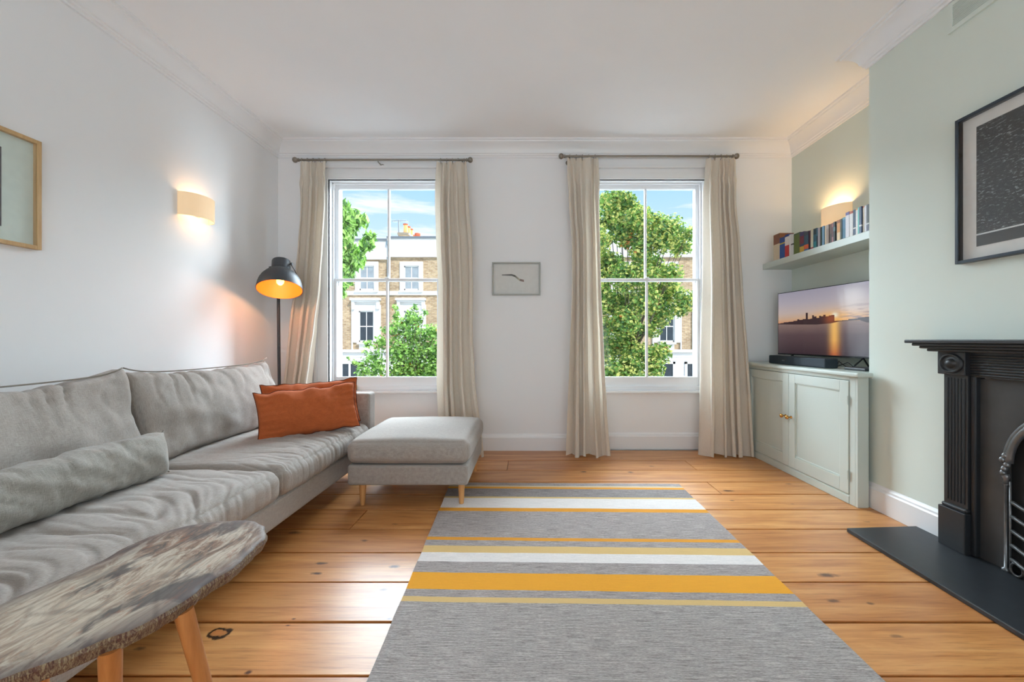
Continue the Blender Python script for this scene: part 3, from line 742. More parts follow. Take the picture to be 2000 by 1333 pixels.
# ------------------------------------------------------------------ curtains, rods
def curtain(label, rows, seed, nf, amp=.066, lean=0, ring_n=5, yrod=D(4.13), ztop=2.655, zrod=2.671, floor_=.012):
    """rows: (py, xl px, xr px) seen at the hanging depth; converted to metres once"""
    r = tag(root('curtain', (0, 0, 0)), label, 'curtain', 'long oatmeal linen curtains')
    def dep(z): return D(4.12) - (1 - z / 2.65) * D(.09)
    R_ = []
    for py, a, b in rows:
        z = 1.04; 
        for _ in range(6): z = 1.04 + (663 - py) * dep(z) / 777.8
        R_.append((z, (a - 1032) * dep(z) / 777.8, (b - 1032) * dep(z) / 777.8))
    R_.sort()
    def at(z):
        if z <= R_[0][0]: return R_[0][1:]
        for p, q in zip(R_[:-1], R_[1:]):
            if z <= q[0]:
                t = (z - p[0]) / (q[0] - p[0]); t = t * t * (3 - 2 * t) * .5 + t * .5; return (p[1] + (q[1] - p[1]) * t, p[2] + (q[2] - p[2]) * t)
        return R_[-1][1:]
    def surf(u, z, off=0):
        xl, xr = at(z); h = (z - floor_) / (ztop - floor_)
        top = max(0, (h - .93) / .07)
        uu = u + .050 * math.sin(2 * PI * (u * 1.3 + seed)) + .022 * math.sin(2 * PI * (u * 2.6 + seed * 2) + h * 1.8) + .008 * math.sin(h * 5 + seed)
        ph = 2 * PI * nf * uu + .5 * noise.noise(Vector((u * 4, h * 2.5, seed)))
        A = amp * (.75 + .35 * (1 - h)) * (1 - .45 * top) * (.75 + .5 * noise.noise(Vector((u * 5, seed, 3 + h))))
        if .90 < h <= .955: A *= .5 + .5 * abs(h - .9275) / .0275     # pinched below the heading
        w = xr - xl
        x = xl + w * u + (.30 * w / nf) * math.sin(2 * ph) * (1 - .6 * top) * .95
        y = dep(z) + A * math.sin(ph) + .006 * noise.noise(Vector((x * 6, z * 2, seed)))
        if top > 0: y += .004 * math.sin(ph * 3) * top
        # small pleat gathers
        y += .004 * math.sin(ph * 4 + h * 6) * (1 - abs(math.sin(ph))) * (.3 + .7 * h)
        hem = .012 * math.sin(ph * .5 + seed) * (1 - h) ** 8
        return (x, y + off, z + hem)
    nu, nv = nf * 30, 90; vs = []; fs = []
    for j in range(nv + 1):
        t = j / nv; z = floor_ + (ztop - floor_) * (1 - (1 - t) ** 1.35)
        for i in range(nu + 1): vs.append(surf(i / nu, z))
    q = nu + 1
    for j in range(nv):
        for i in range(nu): fs.append((j * q + i, j * q + i + 1, (j + 1) * q + i + 1, (j + 1) * q + i))
    o = MB().add(vs, fs).build('drape', M['curtain'], r, smooth=True)
    
    xl, xr = at(ztop)
    rg = MB(); n = 18
    rg.tube([(.019 * math.cos(2 * PI * k / n), 0, .019 * math.sin(2 * PI * k / n)) for k in range(n + 1)], .0025, 6, caps=False).tube([(0, 0, -.019), (0, 0, -.034)], .002, 6)
    first = None
    for k in range(ring_n):
        x = xl + (xr - xl) * (k + .5) / ring_n
        if first is None: ob = first = rg.build('curtain_ring', M['steel'], r, smooth=True)
        else: ob = first.copy(); C.objects.link(ob); ob.parent = r
        ob.location = (x, yrod, zrod - .006); ob.rotation_euler = (0, 0, math.radians(90 + random.uniform(-18, 18)))
    return r
ZR1, ZR2 = 2.668, 2.702
curtain('oatmeal linen curtain beside the floor lamp, left side of the left window', [(316, 583, 640), (400, 583, 641), (480, 578, 637), (560, 571, 632), (640, 562, 622), (700, 557, 614), (752, 552, 607), (885, 540, 600)], 1.3, 4, zrod=ZR1, ztop=2.645)
curtain('oatmeal linen curtain hanging behind the ottoman, right side of the left window', [(318, 855, 912), (400, 852, 915), (480, 853, 921), (560, 857, 923), (650, 857, 922), (740, 856, 926), (890, 860, 942)], 4.6, 4, zrod=ZR1, ztop=2.645)
curtain('oatmeal linen curtain nearest the small silver picture, left side of the right window', [(308, 1107, 1168), (400, 1112, 1168), (480, 1117, 1170), (560, 1117, 1172), (700, 1114, 1178), (800, 1112, 1183), (897, 1110, 1190)], 7.7, 4, zrod=ZR2, ztop=2.68)
curtain('oatmeal linen curtain beside the sage cabinet, right side of the right window', [(308, 1380, 1437), (400, 1377, 1438), (480, 1378, 1446), (560, 1378, 1450), (700, 1374, 1459), (800, 1373, 1464), (893, 1372, 1470)], 10.2, 5, zrod=ZR2, ztop=2.68)
for label, x0, x1, z, br in (('thin steel curtain rod over the left window, beside the floor lamp', -2.100, -.545, ZR1, (-2.05, -1.365, -.60)), ('thin steel curtain rod over the right window, nearer the alcove', .315, 1.872, ZR2, (.37, 1.82))):
    r = tag(root('curtain_rod', (0, 0, 0)), label, 'curtain rod')
    yr = D(4.13)
    MB().tube([(x0, yr, z), (x1, yr, z)], .0105, 14).build('pole', M['steel'], r, smooth=True, sharp=40)
    for xx, sg in ((x0, -1), (x1, 1)):
        MB().lathe([(.010, 0), (.016, .003), (.016, .008), (.009, .012), (.02, .022), (.026, .036), (.022, .05), (.012, .058), (.002, .06)], 18, Matrix.Translation((xx - sg * .02, yr, z)) @ Matrix.Rotation(sg * PI / 2, 4, 'Y')).build('finial', M['steel'], r, smooth=True)
    for bx in br:
        MB().tube([(bx, YB, z - .012), (bx, yr + .012, z - .016), (bx, yr, z - .0115)], .006, 8).lathe([(.022, 0), (.022, .006), (.010, .010)], 16, Matrix.Translation((bx, YB, z - .012)) @ Matrix.Rotation(PI / 2, 4, 'X')).build('bracket', M['steel'], r, smooth=True, sharp=40)

# ------------------------------------------------------------------ pictures
def framed(name, label, W_, H_, fw, fd, fmat, art, mats, loc, rz, inner_depth=.006):
    """frame hanging on a wall; local x across, z up, faces local -y"""
    r = tag(root(name, loc, rz), label, 'picture')
    f = MB()
    f.box(-W_ / 2, -W_ / 2 + fw, -fd, 0, -H_ / 2, H_ / 2); f.box(W_ / 2 - fw, W_ / 2, -fd, 0, -H_ / 2, H_ / 2)
    f.box(-W_ / 2 + fw, W_ / 2 - fw, -fd, 0, H_ / 2 - fw, H_ / 2); f.box(-W_ / 2 + fw, W_ / 2 - fw, -fd, 0, -H_ / 2, -H_ / 2 + fw)
    f.build('frame', fmat, r, bevel=.0015)
    B(-W_ / 2 + fw, W_ / 2 - fw, -inner_depth, -.001, -H_ / 2 + fw, H_ / 2 - fw).build('mount_board', mats, r)
    ax0, ax1, az0, az1, am = art
    me = bpy.data.meshes.new('print'); me.from_pydata([(ax0, -inner_depth - .0012, az0), (ax1, -inner_depth - .0012, az0), (ax1, -inner_depth - .0012, az1), (ax0, -inner_depth - .0012, az1)], [], [(0, 1, 2, 3)])
    uvl = me.uv_layers.new(name='UVMap')
    for l, c_ in zip(me.loops, ((0, 0), (1, 0), (1, 1), (0, 1))): uvl.data[l.index].uv = c_
    me.materials.append(am); p = bpy.data.objects.new('print', me); C.objects.link(p); p.parent = r
    B(-W_ / 2 + fw, W_ / 2 - fw, -fd + .004, -fd + .006, -H_ / 2 + fw, H_ / 2 - fw).build('glass', M['pic_glass'], r)
    return r
def sketch_mat():
    t = NT('feather_sketch'); uv = t.coord('UV'); s = t.n('SeparateXYZ'); t.l(uv, s.inputs[0])
    X, Y = s.outputs[0], s.outputs[1]
    # a thin line that runs level and then sags to the right
    r = t.ramp(X, [(0.0, (.80, .80, .80, 1)), (.45, (.80, .80, .80, 1)), (.60, (.66, .66, .66, 1)), (.80, (.24, .24, .24, 1)), (1.0, (.12, .12, .12, 1))])
    d = t.math('ABSOLUTE', t.math('SUBTRACT', Y, r))
    wd = t.ramp(X, [(0.0, (.07, .07, .07, 1)), (.45, (.10, .10, .10, 1)), (.7, (.13, .13, .13, 1)), (1.0, (.12, .12, .12, 1))])
    on = t.math('LESS_THAN', d, wd)
    ink = t.ramp(X, [(0, L4((150, 148, 146))), (.4, L4((90, 90, 88))), (.6, L4((98, 98, 88))), (.78, L4((190, 182, 160))), (.84, L4((128, 112, 108))), (1, L4((150, 128, 122)))])
    return t.set(t.mix(on, L4((222, 222, 218)), ink), .8)
sp_ = framed('wall_picture', 'small silver framed drawing between the two windows', .450, .307, .013, .022, M['silver'], (-.135, .072, -.03, .052, sketch_mat()), M['mat_board'], (-.113, YB, 1.605), 0)
def star_mat():
    t = NT('dark_speckled_print'); uv = t.coord('UV'); s = t.n('SeparateXYZ'); t.l(uv, s.inputs[0])
    n1 = t.noise(t.coord('UV', (12, 24, 1), (0, 0, 0), (0, 0, -.3)), 3.0, 6, .75); n2 = t.noise(t.coord('UV', (3, 3, 1)), 2.2, 3)
    mk = t.math('MULTIPLY', t.ramp(n1, [(.545, (0, 0, 0, 1)), (.62, (1, 1, 1, 1))]), t.ramp(n2, [(.35, (.15, .15, .15, 1)), (.7, (1, 1, 1, 1))]))
    vo = t.n('TexVoronoi', i_Scale=16.0); t.l(uv, vo.inputs['Vector']); st = t.ramp(vo.outputs['Distance'], [(.03, (1, 1, 1, 1)), (.06, (0, 0, 0, 1))])
    col = t.mix(t.math('MULTIPLY', mk, .95), L4((40, 43, 45)), L4((190, 198, 204)))
    col = t.mix(t.math('MULTIPLY', st, .35), col, L4((225, 230, 232)))
    ln = t.math('LESS_THAN', t.math('ABSOLUTE', t.math('SUBTRACT', s.outputs[1], .098)), .006)
    low = t.math('LESS_THAN', s.outputs[1], .09)
    col = t.mix(low, col, L4((60, 62, 62))); col = t.mix(ln, col, L4((215, 218, 218)))
    return t.set(col, .6)
framed('wall_picture', 'large black framed print of a dark speckled sky above the fireplace', .916, .705, .014, .034, M['black_frame'], (-.385, .385, -.282, .285, star_mat()), M['mat_board'], (XC, 1.50, 1.760), -PI / 2, .008)
bp_ = [o for o in bpy.data.objects if o.name.startswith('wall_picture')][-1]
for a in (-1, 1): B(a * .444, a * .4435 + a * .0005, -.030, -.008, -.338, .338).build('spacer', M['cream_side'], bp_)
def print_mat():
    t = NT('patterned_print'); uv = t.coord('UV'); n = t.noise(t.coord('UV', (6, 22, 1)), 2.5, 5, .7)
    col = t.ramp(n, [(.3, L4((70, 78, 92))), (.42, L4((150, 96, 76))), (.52, L4((196, 160, 128))), (.6, L4((90, 130, 150))), (.72, L4((130, 84, 72)))])
    vo = t.n('TexBrick'); s = t.n('SeparateXYZ'); t.l(uv, s.inputs[0])
    e1 = t.math('GREATER_THAN', s.outputs[0], .982); return t.set(t.mix(e1, col, L4((84, 84, 90))), .6)
framed('wall_picture', 'oak framed patterned print cut off by the left edge of the photo', .62, .516, .018, .026, M['oak_frame'], (-.19, .178, -.18, .172, print_mat()), M['mat_green'], (XL, 1.588, 1.722), PI / 2, .006)

# ------------------------------------------------------------------ wall vent
v = tag(root('wall_vent', (XC, D(2.18), 2.665)), 'sage painted slatted air vent high on the chimney breast', 'vent')
f = MB(); hv = D(.12) 
for a in (-1, 1): f.box(-.012, 0, a * hv, a * (hv - .022), -.085, .062)
f.box(-.012, 0, -hv + .022, hv - .022, -.085, -.063); f.box(-.012, 0, -hv + .022, hv - .022, .044, .062)
f.build('frame', M['sage'], v)
for k in range(12):
    z = -.058 + k * .0088
    MB().add([(-.003, -hv + .02, z), (-.003, hv - .02, z), (-.010, hv - .02, z + .004), (-.010, -hv + .02, z + .004), (-.003, -hv + .02, z + .002), (-.003, hv - .02, z + .002), (-.010, hv - .02, z + .006), (-.010, -hv + .02, z + .006)],
             [(0, 1, 2, 3), (7, 6, 5, 4), (0, 4, 5, 1), (1, 5, 6, 2), (2, 6, 7, 3), (3, 7, 4, 0)]).build('slat', M['sage'], v)
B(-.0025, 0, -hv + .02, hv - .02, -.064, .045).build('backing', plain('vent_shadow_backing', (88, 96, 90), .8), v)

# ------------------------------------------------------------------ alcove cabinet
cab = tag(root('alcove_cabinet', (2.01, D(3.5), 0)), 'pale sage built in cabinet with two panelled doors in the alcove', 'cabinet')
cab.rotation_euler = (0, 0, math.radians(1.6))
F0, F1 = D(2.80 - 3.5), D(4.20 - 3.5)        # near and far ends
G = M['sage_lacquer']
B(.0, .018, F1 - .0, F1 + .022, 0, .805).build('filler', G, cab)
f = MB(); 
f.box(0, .070, F0, F0 + .018, 0, .805)                       # end panel
f.box(.0, .020, F0 + .018, F0 + .062, 0, .805); f.box(0, .020, F1 - .05, F1, 0, .805)
f.box(0, .020, F0 + .062, F1 - .05, 0, .058); f.box(0, .020, F0 + .062, F1 - .05, .780, .805)
f.build('body', G, cab, bevel=.002)
B(.06, .35, F0 + .065, F1 - .0, .02, .79).build('carcass', G, cab)
top = MB().prism([(-.028, F0 - .03), (.076, F0 - .03), (.076, F0 + .055), (.42, F0 + .055), (.435, F1 + .02), (-.028, F1 + .02)], .805, .834).build('worktop', G, cab, bevel=.009, seg=3)
dm = (F0 + .062 + F1 - .05) / 2
for ya, yb, ks, hin in ((F0 + .064, dm - .0015, 1, -1), (dm + .0015, F1 - .052, -1, 1)):
    d = MB(); t_ = .02; fwd = .068
    d.box(-.006, .012, ya, ya + fwd, .062, .777); d.box(-.006, .012, yb - fwd, yb, .062, .777)
    d.box(-.006, .012, ya + fwd, yb - fwd, .062, .062 + fwd + .02); d.box(-.006, .012, ya + fwd, yb - fwd, .777 - fwd, .777)
    dr = d.build('door', G, cab, bevel=.002)
    B(.004, .010, ya + fwd - .004, yb - fwd + .004, .145, .713).build('door_panel', G, dr)
    mo = MB(); i0, i1, j0, j1 = ya + fwd, yb - fwd, .150, .709
    for q in ((i0, i0 + .009, j0, j1), (i1 - .009, i1, j0, j1), (i0, i1, j0, j0 + .009), (i0, i1, j1 - .009, j1)): mo.box(-.001, .006, *q)
    mo.build('panel_moulding', G, dr, bevel=.003)
    yk = (yb - .030) if ks == 1 else (ya + .030)
    MB().lathe([(.010, 0), (.011, .003), (.005, .006), (.005, .020), (.012, .026), (.0155, .034), (.013, .042), (.002, .045)], 20, Matrix.Translation((-.006, yk, .445)) @ Matrix.Rotation(-PI / 2, 4, 'Y')).build('knob', M['brass'], dr, smooth=True)
    yh = ya if hin == -1 else yb
    for zh in (.185, .655): MB().tube([(-.009, yh, zh - .028), (-.009, yh, zh + .028)], .0042, 8).build('hinge', G, dr, smooth=True, sharp=40)
B(-.004, .018, F0 + .062, F1 - .05, .0, .050).build('plinth', G, cab, bevel=.003)

# ------------------------------------------------------------------ shelf, books
shf = B(2.192, XR, AY, YB, 1.690, 1.742).build('alcove_shelf', M['sage_lacquer'], bevel=.003)
tag(shf, 'thick sage floating shelf holding paperbacks in the alcove', 'shelf')
bk = [  # zoom x0, x1, top y, spine colours bottom -> top, label
 (80, 175, 690, [(0, (206, 188, 160)), (.62, (120, 72, 50))], 'cream and brown paperback farthest left on the shelf'),
 (175, 258, 735, [(0, (32, 78, 150)), (.68, (200, 170, 60)), (.74, (28, 66, 136))], 'thick royal blue book with a yellow line, second from the left'),
 (260, 320, 695, [(0, (186, 40, 38)), (.52, (226, 220, 214)), (.9, (40, 70, 140))], 'red, white and blue banded book near the left shelf end'),
 (320, 350, 695, [(0, (222, 222, 220))], 'slim white book right of the red, white and blue one'),
 (350, 385, 690, [(0, (206, 208, 208)), (.5, (50, 50, 50)), (.56, (210, 211, 210))], 'pale grey book with a black mark beside the olive book'),
 (385, 480, 672, [(0, (92, 106, 52)), (.92, (70, 90, 60))], 'thick olive green book on the left part of the shelf'),
 (480, 545, 655, [(0, (196, 160, 60)), (.3, (40, 50, 84)), (.42, (108, 36, 52)), (.8, (60, 56, 92))], 'dark red book with a yellow foot beside the olive book'),
 (545, 610, 650, [(0, (60, 110, 160)), (.12, (206, 92, 50)), (.34, (52, 84, 104)), (.8, (60, 70, 78))], 'teal blue book with an orange lower band'),
 (610, 655, 632, [(0, (34, 44, 66)), (.4, (72, 40, 62))], 'narrow plum and navy book before the cream one'),
 (655, 690, 612, [(0, (170, 60, 70)), (.1, (206, 200, 178))], 'cream book with a red foot left of the petrol blue pair'),
 (690, 740, 602, [(0, (44, 128, 138)), (.35, (38, 90, 112)), (.7, (24, 50, 62))], 'petrol blue book with a turquoise foot'),
 (740, 770, 596, [(0, (30, 48, 62)), (.6, (52, 92, 112))], 'dark navy slim book left of the lilac grey one'),
 (770, 800, 590, [(0, (166, 158, 164))], 'lilac grey slim paperback in the middle of the shelf'),
 (800, 832, 575, [(0, (34, 66, 50)), (.8, (30, 48, 44))], 'dark bottle green paperback in the middle of the shelf'),
 (832, 860, 565, [(0, (112, 152, 182))], 'light blue slim paperback next to the bottle green one'),
 (860, 890, 555, [(0, (214, 196, 168))], 'cream slim paperback below the wall light'),
 (890, 930, 545, [(0, (150, 132, 122)), (.8, (168, 150, 140))], 'taupe paperback below the wall light'),
 (930, 965, 532, [(0, (62, 42, 36)), (.5, (92, 62, 52))], 'dark brown paperback right of the taupe one'),
 (965, 1000, 515, [(0, (150, 92, 92)), (.3, (86, 36, 40)), (.8, (140, 84, 80))], 'maroon speckled paperback right of the dark brown one'),
 (1000, 1030, 500, [(0, (24, 30, 32)), (.55, (60, 96, 98)), (.75, (26, 30, 34))], 'black paperback with a grey green band'),
 (1030, 1060, 490, [(0, (30, 34, 30)), (.8, (74, 84, 64))], 'black paperback left of the orange one'),
 (1060, 1110, 472, [(0, (226, 196, 150)), (.4, (208, 142, 66)), (.85, (156, 92, 44))], 'orange and cream paperback in front of the wall light'),
 (1110, 1135, 455, [(0, (44, 54, 40)), (.6, (70, 62, 44))], 'thin dark olive book right of the orange one'),
 (1135, 1190, 432, [(0, (52, 110, 136)), (.5, (62, 118, 154)), (.9, (88, 148, 172))], 'blue teal book before the tall white ones'),
 (1190, 1245, 352, [(0, (222, 220, 224)), (.88, (96, 90, 140))], 'tall white book, first of the white ones from the left'),
 (1245, 1300, 338, [(0, (216, 212, 202)), (.02, (222, 220, 218)), (.9, (178, 92, 70))], 'tall white book with a reddish top edge'),
 (1300, 1335, 315, [(0, (38, 62, 96)), (.27, (222, 222, 222)), (.32, (38, 62, 92))], 'tall navy book with a white band, between two white books'),
 (1335, 1370, 300, [(0, (224, 222, 220)), (.95, (216, 148, 70))], 'tall white book left of the turquoise one'),
 (1370, 1402, 280, [(0, (92, 190, 182)), (.9, (110, 206, 206))], 'tall turquoise book near the right shelf end'),
 (1402, 1440, 268, [(0, (58, 80, 112)), (.27, (214, 216, 220)), (.33, (52, 74, 108))], 'tall slate blue book right of the turquoise one'),
 (1440, 1470, 262, [(0, (218, 208, 192)), (.95, (196, 110, 80))], 'tall cream book right of the slate blue one'),
 (1470, 1505, 250, [(0, (222, 220, 226))], 'tall white book left of the charcoal one'),
 (1505, 1545, 235, [(0, (62, 62, 92)), (.27, (216, 216, 216)), (.32, (50, 52, 58))], 'tall charcoal book with a white band'),
 (1545, 1600, 185, [(0, (222, 222, 228)), (.93, (70, 70, 70))], 'tallest white book against the chimney breast'),
]
paper = plain('book_pages', (222, 210, 184), .9)
def band_mat(i, cols, h):
    t = NT('book_spine_%d' % i if False else 'book_spine'); s = t.n('SeparateXYZ'); t.l(t.coord('Object'), s.inputs[0])
    zz = t.math('DIVIDE', s.outputs[2], h); n = t.noise(t.coord('Object'), 160, 2)
    base = t.ramp(zz, [(p, L4(c)) for p, c in cols], 'CONSTANT'); txt = t.ramp(n, [(.52, (1, 1, 1, 1)), (.62, (.62, .62, .62, 1))])
    return t.set(t.mix(.35, base, txt, 'MULTIPLY'), .45)
def py2Y(z): px = 1500 + z * .1275; return 2.215 * 777.8 / (px - 1032)
for i, (a, b, ty, cols, lab) in enumerate(bk):
    ya, yb = py2Y(a), py2Y(b); yc = (ya + yb) / 2; th = abs(ya - yb) - .0012
    if i == len(bk) - 1: yb = ya - .026; yc = (ya + yb) / 2; th = .025
    yb_ = 1085 + (a + b) / 2 * -.2669 + 21
    pxh = ((1.742 - 1.04) * 777.8 / yc)                     # shelf top in px above horizon
    typ = 370 + ty * .1275; h = max(.13, (663 - typ) * yc / 777.8 + 1.04 - 1.742)
    dep = .125 + .02 * random.random(); xo = 2.215 + random.uniform(-.004, .006)
    r = tag(root('book', (xo, yc, 1.7425)), lab, 'book', 'books on the alcove shelf')
    mm = band_mat(i, cols, h)
    cv = MB(); ct_ = .0015
    cv.box(0, ct_, -th / 2, th / 2, 0, h); cv.box(ct_, dep, -th / 2, -th / 2 + ct_, 0, h); cv.box(ct_, dep, th / 2 - ct_, th / 2, 0, h)
    cv.build('cover', mm, r)
    B(ct_, dep - .003, -th / 2 + ct_, th / 2 - ct_, .002, h - .003).build('pages', paper, r)

# ------------------------------------------------------------------ television and what stands by it
p0, p1 = Vector((2.248, D(4.10))), Vector((2.380, D(3.095)))
d = (p1 - p0); Lt = d.length; ang = math.atan2(d.y, d.x)
tv = tag(root('television', ((p0.x + p1.x) / 2, (p0.y + p1.y) / 2, .834)), 'flat screen television showing a sunset over a city waterfront', 'television')
tv.rotation_euler = (0, 0, ang)             # local +x runs from the far end to the near end; faces local -y
def screen_mat():
    t = NT('sunset_screen'); uv = t.coord('UV'); s = t.n('SeparateXYZ'); t.l(uv, s.inputs[0]); X, Y = s.outputs[0], s.outputs[1]
    sky = t.ramp(Y, [(.50, L4((216, 152, 110))), (.56, L4((206, 170, 140))), (.66, L4((196, 178, 172))), (.82, L4((176, 168, 178))), (1, L4((158, 154, 170)))])
    def blob(cx, cy, sx_, sy_, p=2.0):
        a = t.math('DIVIDE', t.math('SUBTRACT', X, cx), sx_); b = t.math('DIVIDE', t.math('SUBTRACT', Y, cy), sy_)
        r = t.math('ADD', t.math('MULTIPLY', a, a), t.math('MULTIPLY', b, b)); return t.math('EXPONENT', t.math('MULTIPLY', r, -1.0))
    sky = t.mix(t.math('MULTIPLY', blob(.633, .53, .20, .12), .85), sky, L4((255, 190, 96)))
    sky = t.mix(blob(.64, .585, .028, .035), sky, L4((255, 250, 225)))
    sky = t.mix(t.math('MULTIPLY', blob(.80, .80, .12, .16), .5), sky, L4((226, 214, 206)))
    cl = t.ramp(t.noise(t.coord('UV', (3, 12, 1)), 2.2, 4), [(.48, (0, 0, 0, 1)), (.62, (1, 1, 1, 1))])
    cm = t.math('MULTIPLY', cl, t.ramp(X, [(.6, (0.05, .05, .05, 1)), (.85, (.8, .8, .8, 1))])); cm = t.math('MULTIPLY', cm, t.ramp(Y, [(.56, (1, 1, 1, 1)), (.78, (0, 0, 0, 1))]))
    sky = t.mix(cm, sky, L4((130, 112, 118)))
    wat = t.ramp(Y, [(0, L4((58, 42, 50))), (.3, L4((92, 72, 76))), (.49, L4((136, 112, 106)))])
    wn = t.noise(t.coord('UV', (3, 60, 1)), 3, 3); wat = t.mix(.25, wat, t.ramp(wn, [(.3, (.6, .6, .6, 1)), (.7, (1.2, 1.2, 1.2, 1))]), 'MULTIPLY')
    col_x = t.math('DIVIDE', t.math('SUBTRACT', X, .633), .046); colf = t.math('EXPONENT', t.math('MULTIPLY', t.math('MULTIPLY', col_x, col_x), -1.0))
    wat = t.mix(t.math('MULTIPLY', colf, .9), wat, t.ramp(Y, [(.02, L4((200, 110, 60))), (.22, L4((250, 186, 96))), (.46, L4((255, 200, 110)))]))
    img = t.mix(t.math('GREATER_THAN', Y, .487), wat, sky)
    # skyline silhouette (top edge of the buildings as a function of x)
    hs = [(0, .50), (.03, .505), (.07, .515), (.13, .52), (.19, .53), (.235, .552), (.26, .54), (.30, .55), (.335, .645), (.357, .545), (.385, .55), (.405, .60), (.425, .58), (.45, .555), (.48, .585), (.50, .575), (.52, .595), (.545, .57), (.575, .58), (.60, .585), (.63, .497), (.70, .50), (.76, .515), (.84, .525), (.9, .53), (.95, .545), (.97, .53)]
    hp = t.ramp(X, [(p, (h, h, h, 1)) for p, h in hs], 'CONSTANT')
    lo = t.ramp(X, [(0, (.485, .485, .485, 1)), (.2, (.47, .47, .47, 1)), (.45, (.455, .455, .455, 1)), (.60, (.465, .465, .465, 1)), (.68, (.487, .487, .487, 1)), (.86, (.49, .49, .49, 1)), (.92, (.455, .455, .455, 1)), (1, (.45, .45, .45, 1))])
    msk = t.math('MULTIPLY', t.math('LESS_THAN', Y, hp), t.math('GREATER_THAN', Y, lo))
    img = t.mix(msk, img, t.mix(blob(.6, .53, .06, .08), L4((62, 44, 48)), L4((150, 74, 40))))
    t.l(img, t.b.inputs['Emission Color']); t.b.inputs['Emission Strength'].default_value = .82
    return t.set((.01, .01, .01, 1), .12)
z0, z1 = .070, .618
B(-Lt / 2, Lt / 2, 0, .022, z0, z1).build('housing', M['black_plastic'], tv, bevel=.002)
B(-Lt / 2 + .2, Lt / 2 - .2, .022, .055, z0 + .03, z0 + .28).build('rear_casing', M['black_plastic'], tv, bevel=.006)
me = bpy.data.meshes.new('screen'); q = .006; me.from_pydata([(-Lt / 2 + q, -.0012, z0 + .012), (Lt / 2 - q, -.0012, z0 + .012), (Lt / 2 - q, -.0012, z1 - q), (-Lt / 2 + q, -.0012, z1 - q)], [], [(0, 1, 2, 3)])
uvl = me.uv_layers.new(name='UVMap')
for l, c_ in zip(me.loops, ((0, 0), (1, 0), (1, 1), (0, 1))): uvl.data[l.index].uv = c_
me.materials.append(screen_mat()); o = bpy.data.objects.new('screen', me); C.objects.link(o); o.parent = tv
for x_ in (-.28, .34):
    MB().tube([(x_, -.09, .005), (x_, 0, .072), (x_, .05, .005)], .006, 8).build('foot', M['black_plastic'], tv, smooth=True)
sbar = tag(B(0, .095, 0, D(.745), 0, .068).build('soundbar', M['speaker_cloth'], bevel=.008, seg=3, loc=(2.078, D(3.19), .835)), 'long black soundbar on the cabinet below the television', 'speaker')
B(-.0012, .0, D(.50), D(.54), .028, .036).build('badge', plain('grey_badge', (90, 100, 106), .4), sbar)
rt = tag(root('router_box', (2.20, D(2.99), .8345)), 'flat black router box at the near end of the cabinet top', 'router')
B(-.06, .07, -.085, .085, 0, .018).build('case', M['black_plastic'], rt, bevel=.005)
MB().tube([(0, .085, .01), (-.01, .13, .016), (-.005, .20, .05), (.04, .27, .02), (.06, .33, .006)], .003, 8).build('cable', M['black_plastic'], rt, smooth=True)
MB().tube([(.02, .085, .01), (.01, .14, .045), (.0, .22, .012), (.05, .30, .006)], .003, 8).build('cable', M['black_plastic'], rt, smooth=True)

# ------------------------------------------------------------------ fireplace
fp = tag(root('fireplace', (XC, 1.50, 0)), 'black cast iron fireplace with fluted pilaster and arched grate', 'fireplace')
I = M['iron']; ZH = .022
B(-.150, 0, -.600, .600, 1.020, 1.038).build('mantel_shelf', I, fp, bevel=.004)
mo = MB()
for k, (p_, z_, zt_) in enumerate(((.135, 1.006, 1.020), (.118, .993, 1.006), (.100, .979, .993))):
    mo.box(-p_, 0, -.575 + k * .022, .575 - k * .022, z_, zt_)
mo.build('cornice_moulding', I, fp, bevel=.004)
for s_ in (-1, 1):
    yo, yi = s_ * .490, s_ * .376
    pl = MB(); pl.box(-.060, 0, yi, yo - s_ * .006, .235, .868)
    p_ = pl.build('pilaster', I, fp, bevel=.002)
    n_ = 6
    fl = MB()
    for k in range(n_):
        yk = yi + (yo - s_ * .006 - yi) * (.10 + .80 * (k + .5) / n_); fl.tube([(-.060, yk, .255), (-.060, yk, .852)], .0058, 8)
    fl.build('fluting', I, p_, smooth=True, sharp=60)
    cbk = B(-.078, 0, yi - s_ * .003, yo + s_ * .008, .868, .979).build('corner_block', I, fp, bevel=.003)
    cy = (yi + yo) / 2
    MB().lathe([(.050, 0), (.050, .004), (.046, .009), (.041, .009), (.037, .002), (.026, .001), (.022, .004), (.019, .012), (.010, .018), (.001, .019)], 40, Matrix.Translation((-.078, cy, .923)) @ Matrix.Diagonal((1, 1.08, .96, 1)) @ Matrix.Rotation(-PI / 2, 4, 'Y')).build('roundel', M['iron'], cbk, smooth=True, sharp=50)
    B(-.078, 0, yi - s_ * .003, yo + s_ * .006, ZH, .215).build('plinth_block', I, fp, bevel=.003)
    MB().box(-.070, 0, yi - s_ * .002, yo + s_ * .0, .215, .235).build('plinth_cap', I, fp, bevel=.008)
    B(-.050, 0, yi - s_ * .022, yi, ZH, .868).build('inner_bead', I, fp, bevel=.006)
fr = MB(); fr.box(-.048, 0, -.376, .376, .862, .979)
fb = fr.build('frieze', I, fp, bevel=.002)
rd_ = MB()
for k in range(8): rd_.tube([(-.048, -.372, .874 + k * .0125), (-.048, .372, .874 + k * .0125)], .0052, 8)
rd_.build('reeding', I, fb, smooth=True, sharp=60)
